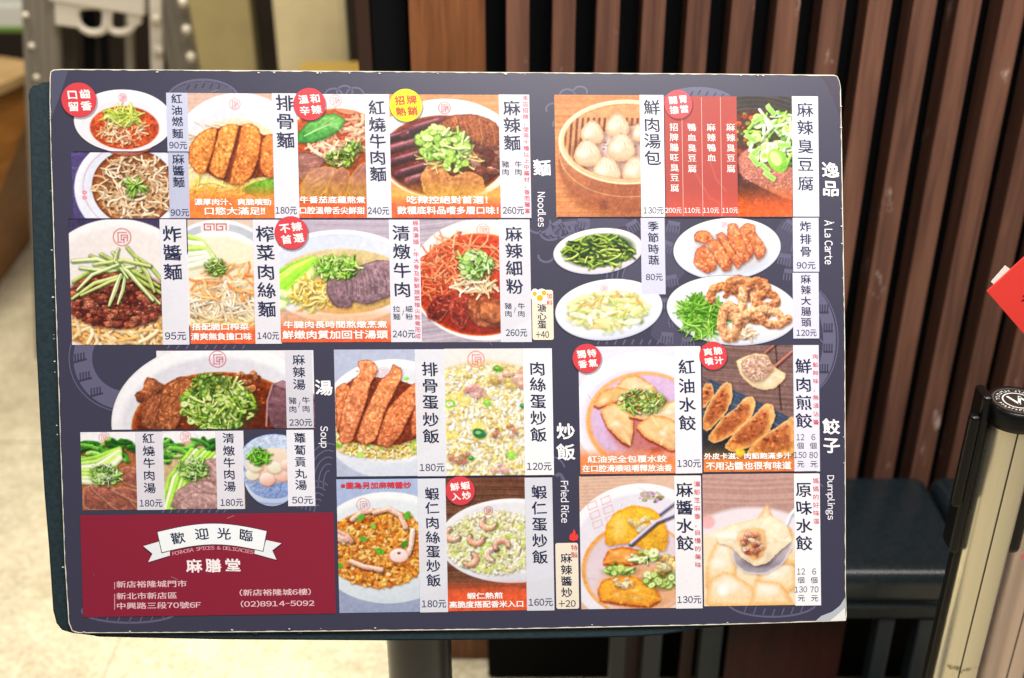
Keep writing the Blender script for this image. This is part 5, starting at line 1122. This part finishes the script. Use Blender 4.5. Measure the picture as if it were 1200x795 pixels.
stand = empty('menu_stand', (BT[0], BT[1] + .06, 0), 'black stand with a rounded worn back panel, the menu sheet hangs on its front', 'stand')
def board_to_world(x, y, z): return BT + BR @ np.array([x, y, z])
holder = bpy.data.objects.new('back_panel_mount', None)
PANEL = [(33.5, 120), (32.5, 111), (34.5, 104), (38, 100), (44, 99.5), (48, 96.5), (60, 95.5), (200, 98), (900, 103), (955, 120), (962, 300), (965, 640), (950, 690), (900, 729), (848, 734.5), (815, 738.2), (792, 742), (770, 745.2), (740, 747), (650, 749), (560, 750.6), (455, 751.4),
         (250, 750), (115, 747), (108, 745.5), (84, 742.6), (72, 739), (65.5, 731), (61.6, 716), (56.5, 640), (51.5, 580), (46.5, 500), (41.5, 400), (37, 260)]
def plane_outline(px_pts, h): return [px2board(*p, h=h) for p in px_pts]
po = plane_outline(PANEL, -.0055)
def prism_world(name, pts2, z0, z1, mat, parent, bevel=0.0):
    n = len(pts2); inv = parent.matrix_world.inverted() if parent.matrix_world != Matrix.Identity(4) else Matrix.Translation(-Vector(parent.location))
    V = [inv @ Vector(board_to_world(p[0], p[1], z)) for z in (z0, z1) for p in pts2]
    fs = [tuple(range(n, 2*n)), tuple(range(n-1, -1, -1))] + [(i, (i+1) % n, n+(i+1) % n, n+i) for i in range(n)]
    bm = bmesh.new(); vv = [bm.verts.new(v) for v in V]; [bm.faces.new([vv[i] for i in f]) for f in fs]
    bmesh.ops.recalc_face_normals(bm, faces=bm.faces[:])
    if bevel: bmesh.ops.bevel(bm, geom=[e for e in bm.edges if len(e.link_faces) == 2 and max(len(f.verts) for f in e.link_faces) > 8], offset=bevel, segments=2, affect='EDGES')
    return from_bm(name, bm, mat, parent)
bpy.data.objects.remove(holder)
prism_world('back_panel', po, -.026, -.0056, M_black, stand, .0018)
SO = Vector(stand.location)
pc = hit_y(492, 770, 1.02); rr = .0375
lathe('post', [(rr*.98, .012), (rr, .014), (rr, pc[2] + .10)], M_post, stand, (pc[0] - SO.x, pc[1] - SO.y, 0))
lathe('base_plate', [(.001, .0), (.20, .0), (.20, .010), (.195, .013), (.05, .016), (.001, .016)], M_post, stand, (pc[0] - SO.x, pc[1] - SO.y, 0.001))
bb = bmesh.new(); bm_box(bb, (pc[0]-SO.x, pc[1]-SO.y + .012, pc[2] + .13), (.10, .03, .16), Matrix.Rotation(math.radians(-20), 4, 'X'), .004); from_bm('bracket', bb, M_post, stand)
for (x, y) in ((554, 737.2), (696.5, 734.4), (800, 733), (300, 741), (352, 740.4)):
    p = px2board(x, y, h=-.004); w = board_to_world(p[0], p[1], -.003)
    bb = bmesh.new(); bm_box(bb, tuple(Vector(w) - SO), (.0042, .004, .0022), None, .0006); from_bm('retaining_clip', bb, M_black, stand)

# ------------------------------------------------------------------ setting: floor and walls
def floor_mat():
    q = N('floor_stone'); tc = q.n('ShaderNodeTexCoord')
    n1 = q.n('ShaderNodeTexNoise'); n1.inputs['Scale'].default_value = 7; n1.inputs['Detail'].default_value = 8; n1.inputs['Roughness'].default_value = .9
    n2 = q.n('ShaderNodeTexNoise'); n2.inputs['Scale'].default_value = 90; n2.inputs['Detail'].default_value = 4
    q.l(tc.outputs['Object'], n1.inputs['Vector']); q.l(tc.outputs['Object'], n2.inputs['Vector'])
    r = q.n('ShaderNodeValToRGB'); r.color_ramp.elements[0].position = .36; r.color_ramp.elements[1].position = .66; r.color_ramp.elements[0].color = lin('a89c80'); r.color_ramp.elements[1].color = lin('d8cfb4')
    q.l(n1.outputs[0], r.inputs[0]); mx = q.n('ShaderNodeMixRGB', blend_type='MULTIPLY'); mx.inputs['Fac'].default_value = .35
    r2 = q.n('ShaderNodeValToRGB'); r2.color_ramp.elements[0].position = .35; r2.color_ramp.elements[1].position = .6; r2.color_ramp.elements[0].color = lin('a89c84'); r2.color_ramp.elements[1].color = (1, 1, 1, 1)
    q.l(n2.outputs[0], r2.inputs[0]); q.l(r.outputs[0], mx.inputs['Color1']); q.l(r2.outputs[0], mx.inputs['Color2']); q.l(mx.outputs[0], q.b.inputs['Base Color'])
    q.b.inputs['Roughness'].default_value = .45; q.b.inputs['Specular IOR Level'].default_value = .35
    return q.m
M_floor = floor_mat(); M_seam = flat('floor_seam', 'b4a88c', .8)
fl = mesh('floor', [(-6, -1, 0), (6, -1, 0), (6, 9, 0), (-6, 9, 0)], [(0, 1, 2, 3)], M_floor); fl['kind'] = 'structure'
for k, (x0, y0, x1, y1) in enumerate(((-6, 2.45, 6, 2.45), (-.78, -1, -.78, 9), (-1.98, -1, -1.98, 9))):
    d = .0015; vs_ = [(x0-d, y0, .0015), (x1+d, y0, .0015), (x1+d, y1+2*d, .0015), (x0-d, y1+2*d, .0015)] if y0 == y1 else [(x0-d, y0, .002), (x0+d, y0, .002), (x0+d, y1, .002), (x0-d, y1, .002)]
    mesh('tile_joint', vs_, [(0, 1, 2, 3)], M_seam, fl)
M_bw = flat('far_wall_paint', '3a2c20', .8, .8, grain=.2, scale=3)
bw = box('far_wall', (-2.0, 6.0, 1.5), (8, .1, 3.0), M_bw); bw['kind'] = 'structure'

YW = 1.68
xw = lambda px, py=0, y=YW: float(hit_y(px, py, y)[0])
wall = empty('slatted_wall', (xw(900), YW + .03, 0), 'wall of upright brown wooden slats with black gaps behind the bench', 'slat wall')
WO = Vector(wall.location); ZT = 2.25
box('back_board', (xw(923) - WO.x, .062, ZT/2), (xw(1420) - xw(425), .02, ZT), M_dark, wall)
lefts = [593, 647, 700, 753, 806, 859, 912, 965, 1018, 1071, 1124, 1177, 1230, 1283, 1336]
proto = None; sw = xw(27.5 + 800) - xw(800)
for k, px in enumerate(lefts):
    x = xw(px) + sw/2 - WO.x
    if proto is None:
        bm = bmesh.new(); bm_box(bm, (0, 0, 0), (sw, .05, ZT), None, .0012, 1); proto = from_bm('slat', bm, M_wall, wall); proto.location = (x, -.004, ZT/2)
    else:
        o = proto.copy(); COL.objects.link(o); o.parent = wall; o.location = (x + rnd.uniform(-.001, .001), -.004 + rnd.uniform(-.002, .002), ZT/2)
box('wide_panel', ((xw(478) + xw(568))/2 - WO.x, -.002, ZT/2), (xw(568) - xw(478), .05, ZT), M_wide, wall, .0012)
jamb = empty('dark_door_jamb', ((xw(425) + xw(478))/2, YW + .05, 0), 'black upright column at the left end of the slatted wall', 'column')
box('column', (0, .05, ZT/2), (xw(477) - xw(432), .12, ZT), M_dark, jamb, .004)
box('edge_trim', (-(xw(477) - xw(432))/2 - .012, .02, ZT/2), (.022, .05, ZT), flat('dark_bronze', '3a2216', .5), jamb, .003)

# ------------------------------------------------------------------ bench
ZS = .46; yf = float(hit_z(1050, 673, ZS)[1]); yb = YW - .03
xs0 = xw(560, 620, 1.5); xseam = xw(1093, 560, 1.62); xe = xseam + .75
bench = empty('bench', ((xs0 + xe)/2, (yf+yb)/2, 0), 'long bench with black leather cushions against the slatted wall, right of the board', 'bench')
BO = Vector(bench.location)
def cushion(x0, x1):
    bm = bmesh.new(); bm_box(bm, ((x0+x1)/2 - BO.x, 0, ZS - .035), (x1-x0-.006, yb-yf, .07), None, .024, 6)
    for v in bm.verts:
        if v.co.z > ZS - .01: v.co.z += .004 * math.cos((v.co.y) / (yb-yf) * math.pi)
    o = from_bm('seat_cushion', bm, M_leather, bench, True)
    bm = bmesh.new(); bmesh.ops.create_cone(bm, cap_ends=True, segments=10, radius1=.004, radius2=.004, depth=x1-x0-.01, matrix=Matrix.Translation(((x0+x1)/2 - BO.x, -(yb-yf)/2 - .001, ZS - .062)) @ Matrix.Rotation(math.pi/2, 4, 'Y'))
    from_bm('piping', bm, M_leather, o, True)
cushion(xs0, xseam); cushion(xseam, xe)
box('seat_frame', (0, .006, ZS - .07 - .0165), (xe-xs0-.01, yb-yf-.02, .033), M_grey, bench, .003)
box('shelf_back', (0, (yb-yf)/2 - .012, .19), (xe-xs0-.02, .012, .37), M_dark, bench)
for (a, b) in ((714, 732), (751, 773), (818, 842), (1018, 1036), (1064, 1081), (1140, 1158)):
    x0, x1 = xw(a, 770, yf+.03), xw(b, 770, yf+.03); box('leg', ((x0+x1)/2 - BO.x, -(yb-yf)/2 + .03, (ZS-.104)/2), (x1-x0, .03, ZS-.104), M_grey, bench, .002)
for (a, b, mt) in ((732.5, 749, M_red), (797, 811, M_red), (850, 983, M_red), (1083, 1101, M_red)):
    y = yf + .06; x0, x1 = xw(a, 770, y), xw(b, 770, y); box('kick_panel', ((x0+x1)/2 - BO.x, y - BO.y, (ZS-.104)/2), (x1-x0, .012, ZS-.104), mt, bench)

# ------------------------------------------------------------------ belt barrier posts at the right
def brass(name, h, rough, th=.30):
    q = N(name); tc = q.n('ShaderNodeTexCoord'); mp = q.n('ShaderNodeMapping'); mp.inputs['Scale'].default_value = (60, 60, .8); q.l(tc.outputs['Object'], mp.inputs['Vector'])
    nz = q.n('ShaderNodeTexNoise'); nz.inputs['Scale'].default_value = 3; nz.inputs['Detail'].default_value = 5; q.l(mp.outputs[0], nz.inputs['Vector'])
    n2 = q.n('ShaderNodeTexNoise'); n2.inputs['Scale'].default_value = 22; n2.inputs['Detail'].default_value = 6; q.l(tc.outputs['Object'], n2.inputs['Vector'])
    r = q.n('ShaderNodeValToRGB'); r.color_ramp.elements[0].position = th; r.color_ramp.elements[1].position = th + .05; r.color_ramp.elements[0].color = lin('5c5034'); r.color_ramp.elements[1].color = lin(h); q.l(n2.outputs[0], r.inputs[0])
    q.l(r.outputs[0], q.b.inputs['Base Color']); q.b.inputs['Metallic'].default_value = .9
    mr = q.n('ShaderNodeMapRange'); mr.inputs['To Min'].default_value = rough - .08; mr.inputs['To Max'].default_value = rough + .12; q.l(nz.outputs[0], mr.inputs['Value']); q.l(mr.outputs[0], q.b.inputs['Roughness'])
    return q.m
M_brass = brass('champagne_metal', 'f0ead4', .22); M_pink = brass('rosy_steel', 'e8d4cc', .4, .2)
M_plastic = flat('black_plastic', '08090a', .34, .8, spec=.35); M_white = flat('white_print', 'e8ebe4', .5)
def barrier(label, pxc, pyc, Y, rpx, mat):
    top = hit_y(pxc, pyc, Y); dist = np.linalg.norm(top - CAM); r = rpx/F_PX*dist
    e = empty('barrier_post', (top[0], Y, 0), label, 'barrier post', 'belt barrier posts')
    zt = top[2]
    lathe('tube', [(r*.90, .014), (r*.92, .016), (r*.92, zt - .024)], mat, e, seg=64)
    lathe('base', [(.001, .001), (.17, .001), (.17, .008), (.15, .014), (r*1.1, .02), (.001, .02)], M_plastic, e)
    cap = lathe('cap', [(r*.93, zt-.026), (r*1.06, zt-.024), (r*1.09, zt-.018), (r*1.09, zt-.006), (r*1.06, zt-.001), (r*.98, zt), (r*.94, zt-.0012), (.0005, zt-.0012)], M_plastic, e, seg=64)
    box('tube_seam', (-r*.18, -r*.907, zt/2), (.0012, .0022, zt-.05), flat('seam_dark', '3a3020', .5), e)
    return e, cap, r, zt
e1, cap1, r1, z1 = barrier('pale gold belt barrier post with a black cap and round printed label', 1193, 469, 1.06, 29.5, M_brass)
def ringmesh(name, r0, r1_, z, mat, parent, n=48):
    vs_ = [(r*math.cos(2*math.pi*k/n), r*math.sin(2*math.pi*k/n), z) for r in (r0, r1_) for k in range(n)]
    return mesh(name, vs_, [(k, (k+1) % n, n+(k+1) % n, n+k) for k in range(n)], mat, parent)
ringmesh('label_disc', .0004, r1*.92, z1 - .0009, flat('label_grey', '2c2c2a', .35), cap1)
ringmesh('label_ring', r1*.50, r1*.55, z1 - .0006, M_white, cap1); ringmesh('label_ring', r1*.84, r1*.865, z1 - .0006, flat('label_line', '6c6a60', .5), cap1)
bm = bmesh.new()                                    # illegible ring of tiny letters and the slanted mark in the middle
for k in range(34):
    if k in (8, 17, 26): continue
    a = 2*math.pi*k/34; rr_ = r1*.69; w = r1*rnd.uniform(.05, .08); h_ = r1*.13
    for (du, dv, su, sv) in ((0, 0, .3*w, h_), (w*.5, rnd.choice((-.4, 0, .4))*h_, w*.8, h_*.28)):
        M = Matrix.Rotation(a, 4, 'Z') @ Matrix.Translation((rr_ + dv, du, z1 - .0006)) @ Matrix.Diagonal((sv, su, 1, 1)); bmesh.ops.create_grid(bm, x_segments=1, y_segments=1, size=.5, matrix=M)
for (x, a, s) in ((-.16, 25, .62), (.06, -20, .62), (.24, 25, .5)):
    M = Matrix.Translation((x*r1, .02*r1, z1 - .0005)) @ Matrix.Rotation(math.radians(a), 4, 'Z') @ Matrix.Diagonal((r1*.10, r1*s, 1, 1)); bmesh.ops.create_grid(bm, x_segments=1, y_segments=1, size=.5, matrix=M)
from_bm('label_print', bm, M_white, cap1)
def at_px(name, a, b, y0, y1, Y, e, mat, depth=.02, bevel=.003):
    """upright black part of a post: photo columns a..b measured at row y0, rows y0..y1"""
    p0 = hit_y(a, y0, Y); p1 = hit_y(b, y0, Y); z0 = hit_y(a, y1, Y)[2]
    return box(name, ((p0[0]+p1[0])/2 - e.location.x, Y + depth/2 - e.location.y, (p0[2]+z0)/2), (p1[0]-p0[0], depth, p0[2]-z0), mat, e, min(bevel, abs(p1[0]-p0[0])*.4), seg=3, smooth=False)
bc = at_px('belt_cassette', 1154, 1166, 466, 650, 1.05, e1, M_plastic, .03, .005)
at_px('belt_end', 1139, 1151, 489, 596, 1.045, e1, M_plastic, .012, .004)
at_px('belt', 1146, 1158, 500, 640, 1.052, e1, M_plastic, .014, .002)
at_px('cable_cover', 1130, 1137, 600, 830, 1.055, e1, M_plastic, .016, .003)
e2, cap2, r2, z2 = barrier('rosy silver belt barrier post cut by the right edge, behind the gold post', 1262, 452, 1.16, 27, M_pink)
bc2 = at_px('belt_cassette', 1209, 1236, 500, 652, 1.11, e2, M_plastic, .03, .009)
pp = hit_y(1200, 652, 1.109); bm = bmesh.new(); bmesh.ops.create_circle(bm, cap_ends=True, segments=24, radius=.0045, matrix=Matrix.Translation((pp[0]-e2.location.x, 1.108-e2.location.y, pp[2])) @ Matrix.Rotation(math.pi/2, 4, 'X')); from_bm('pink_emblem', bm, flat('pink_print', 'e07878', .4), e2)

# red card on the second post
def card_pts(Y): return [hit_y(*p, Y) for p in ((1157, 342), (1206, 297), (1254, 345), (1203, 395))]
YC = 1.14; cp = card_pts(YC); cc = np.mean(cp, 0)
card = empty('red_card', tuple(cc), 'bright red square card set on its corner with black brush writing, at the right edge', 'sign')
def prism_y(name, pts, d, mat, parent, bev=0):
    n = len(pts); o = np.array(parent.location)
    V = [tuple(p - o) for p in pts] + [tuple(p - o + [0, d, 0]) for p in pts]
    return mesh(name, V, [tuple(range(n)), tuple(range(2*n-1, n-1, -1))] + [(i, n+i, n+(i+1) % n, (i+1) % n) for i in range(n)], mat, parent)
prism_y('card', cp, .0025, flat('red_paper', 'e83c34', .55, .9, grain=.03), card)
prism_y('white_insert', [hit_y(*p, YC+.003) for p in ((1162, 331), (1178.5, 312), (1184, 316), (1168, 337))], .002, flat('white_paper', 'e8e8e0', .6, .9), card)
GL.clear(); request('春', .03); bake_glyphs(); co, fs = GL[('春', 0.0)]
gx = hit_y(1209, 349, YC - .0006); s_ = np.linalg.norm(hit_y(1222, 349, YC) - hit_y(1198, 349, YC))
mesh('lettering', [((x-.5)*s_ + gx[0] - cc[0], YC - .0006 - cc[1], (y-.36)*s_ + gx[2] - cc[2]) for x, y in co], fs, flat('black_brush_ink', '2a0c0c', .5), card)
bm = bmesh.new(); bm_cyl(bm, (hit_y(1235, 430, YC)[0]-cc[0], .012, -.07), .003, .14, 10); from_bm('holder_rod', bm, M_plastic, card)

# ------------------------------------------------------------------ far things at the left
M_cnt = wood('counter_wood', '84541e', 'aa7030', .5, sc=(3, 3, 20)); M_top = wood('counter_edge', 'b08a54', 'd0ac78', .45, sc=(3, 3, 20))
A = hit_z(0, 333, 0); B_ = hit_z(44, 272, 0); TA = hit_z(0, 108, .62); TB = hit_z(54, 84, .62)
cnt = empty('wooden_counter', (A[0], A[1], 0), 'brown wooden counter with a paler top edge at the upper left, blurred', 'counter')
A0 = A + (A - B_)*1.6; TA0 = TA + (TA - TB)*1.6; left = np.array([-.5, .25, 0])
def hexa(name, P8, mat, parent):
    o = np.array(parent.location); return from_bm(name, _hex([p - o for p in P8]), mat, parent)
def _hex(P8):
    bm = bmesh.new(); v = [bm.verts.new(tuple(p)) for p in P8]
    for f_ in ((3, 2, 1, 0), (4, 5, 6, 7), (0, 1, 5, 4), (1, 2, 6, 5), (2, 3, 7, 6), (3, 0, 4, 7)): bm.faces.new([v[i] for i in f_])
    return bm
hexa('carcass', [A0, B_, B_ + left, A0 + left, TA0, TB, TB + left, TA0 + left], M_cnt, cnt)
up = np.array([0, 0, .028]); ov = np.array([.02, -.02, .002])
hexa('worktop', [TA0 + ov, TB + ov, TB + left + ov, TA0 + left + ov, TA0 + ov + up, TB + ov + up, TB + left + ov + up, TA0 + left + ov + up], M_top, cnt)
dv = (TB - TA); dv /= np.linalg.norm(dv)
tray = box('serving_tray', tuple(hit_z(2, 12, .74)), (.30, .22, .085), flat('pale_tray', 'd8d8d0', .5), None, .01); tag(tray, 'pale tray with a green rim on the wooden counter, upper left corner', 'tray')
rim = box('tray_rim', (0, 0, 0), (.33, .25, .02), flat('green_rim', '6c8c38', .5), tray, .005); rim.location = (0, 0, -.04)
tray_c = tuple(hit_z(2, 12, .74)) 
rim.data.transform(Matrix.Translation(tray_c))

YR = 2.9
rack = empty('folding_rack', tuple(hit_y(130, 200, YR)[:2]) + (0,), 'grey folding rack of ribbed poles with pale knobs, at the upper left', 'rack')
RO = Vector(rack.location)
def beam(name, pa, pb, wpx, depth, mat, parent, Y=YR, ribs=0, ro=RO):
    a = Vector(hit_y(*pa, Y)); b = Vector(hit_y(*pb, Y)); d = b - a; L = d.length; z = d.normalized(); y = Vector((0, 1, 0)); x = y.cross(z).normalized(); y = z.cross(x)
    w = wpx / F_PX * (a - Vector(CAM)).length; bm = bmesh.new()
    M = Matrix((( x.x, y.x, z.x, 0), (x.y, y.y, z.y, 0), (x.z, y.z, z.z, 0), (0, 0, 0, 1))); M = Matrix.Translation((a+b)/2 - ro) @ M
    bm_box(bm, (0, 0, 0), (w, depth, L), None, .004)
    for k in range(ribs):
        u = (k+.5)/ribs - .5; bm_cyl(bm, (u*w, -depth/2, 0), w/ribs*.30, L*.998, 8)
    bmesh.ops.transform(bm, matrix=M, verts=bm.verts[:]); return from_bm(name, bm, mat, parent)
M_rib = flat('ribbed_grey_plastic', '847c6e', .5, .9); M_cream = flat('cream_plastic', 'ece2d0', .4); M_knob = flat('knob_cream', 'e8dcc8', .4)
beam('pole', (46, -80), (62, 420), 38, .03, M_rib, rack, ribs=4); beam('pole', (181, -80), (192, 420), 13, .02, M_cream, rack); beam('pole', (190, -60), (262, 330), 33, .03, M_rib, rack, ribs=3, Y=YR+.06)
beam('pole', (85, -60), (84, 420), 12, .02, flat('dark_olive_metal', '3a3828', .5), rack, Y=YR+.1); beam('pole', (118, -60), (135, 420), 9, .02, M_dark, rack, Y=YR+.12); beam('pole', (150, -60), (160, 420), 9, .02, M_rib, rack, Y=YR+.12); beam('pole', (105, -60), (106, 420), 13, .02, M_dark, rack, Y=YR+.14)
for (x, y) in ((183, 23), (186, 59), (215, 3), (219, 35), (224, 67), (30, 18), (37, 54), (43, 91)):
    p = Vector(hit_y(x, y, YR - .03)) - RO; bm = bmesh.new(); bmesh.ops.create_uvsphere(bm, u_segments=16, v_segments=8, radius=.012 if x > 100 else .008, matrix=Matrix.Translation(p)); from_bm('knob', bm, M_knob, rack, True)
def tube_path(bm, pts, r, closed=True, seg=8):
    n = len(pts); rings = []
    for i in range(n):
        a = pts[i-1]; b = pts[(i+1) % n]; d = (b-a).normalized(); u = Vector((0, 1, 0)); v = d.cross(u).normalized()
        rings.append([bm.verts.new(pts[i] + (u*math.cos(t) + v*math.sin(t))*r) for t in [2*math.pi*k/seg for k in range(seg)]])
    for i in range(n if closed else n-1):
        for k in range(seg): bm.faces.new((rings[i][k], rings[i][(k+1) % seg], rings[(i+1) % n][(k+1) % seg], rings[(i+1) % n][k]))
bm = bmesh.new()
for pts in ([(88, 8), (112, 6), (124, 10), (124, 34), (114, 39), (100, 37), (90, 26)], [(128, 8), (146, 8), (156, 16), (158, 26), (152, 36), (138, 39), (127, 34)]):
    sm = []; n = len(pts)
    for i in range(n):
        p, q = np.array(pts[i], float), np.array(pts[(i+1) % n], float); sm += [p*.75+q*.25, p*.25+q*.75]
    tube_path(bm, [Vector(hit_y(x, y, YR-.06)) - RO for x, y in sm], .0095)
from_bm('handle_loop', bm, M_cream, rack, True)
beam('handle_plate', (115, -40), (115, 9), 100, .03, M_cream, rack, Y=YR-.06); beam('handle_plate', (78, -10), (80, 30), 24, .028, M_cream, rack, Y=YR-.055); beam('handle_plate', (159, -8), (158, 28), 14, .028, M_cream, rack, Y=YR-.055)

YB = 3.25
def leaning(label, x0, x1, h, h2, cat='panel', ztop=1.7, Y=YB, k=1.0):
    a = hit_y(x0, 60, Y); b = hit_y(x1, 60, Y); e = empty('standing_board', ((a[0]+b[0])/2, Y, 0), label, cat)
    q = flat('board_' + h, h, .55, k, grain=.14, scale=6); box('board_face', (0, 0, ztop/2), (b[0]-a[0], .03, ztop), q, e, .004)
    box('edge_strip', ((b[0]-a[0])/2 + .008, -.004, ztop/2), (.012, .034, ztop), flat('strip_' + h2, h2, .4), e, .002); return e
leaning('olive beige upright board right behind the ribbed poles of the rack', 226, 300, 'a89868', '4c4428')
leaning('pale beige upright board with a bright metal edge, between the dark gap and the column', 326, 403, 'dccca0', 'e8dcb4')
yb_ = hit_y(390, 84, YB - .2); o = box('yellow_block', (0, 0, 0), (.20, .12, .30), flat('yellow_paint', 'b09040', .5), None, .006); o.location = (yb_[0], YB - .15, yb_[2] - .15 + .004)
o.location.z = yb_[2] - .15; tag(o, 'dull yellow box in front of the pale beige board, only its top showing', 'box')
st = box('box_stool', (0, 0, 0), (.26, .16, max(.05, yb_[2] - .30)), M_cnt, None, .006); st.location = (yb_[0], YB - .15, max(.05, yb_[2]-.30)/2); tag(st, 'low brown wooden crate under the yellow box', 'crate')
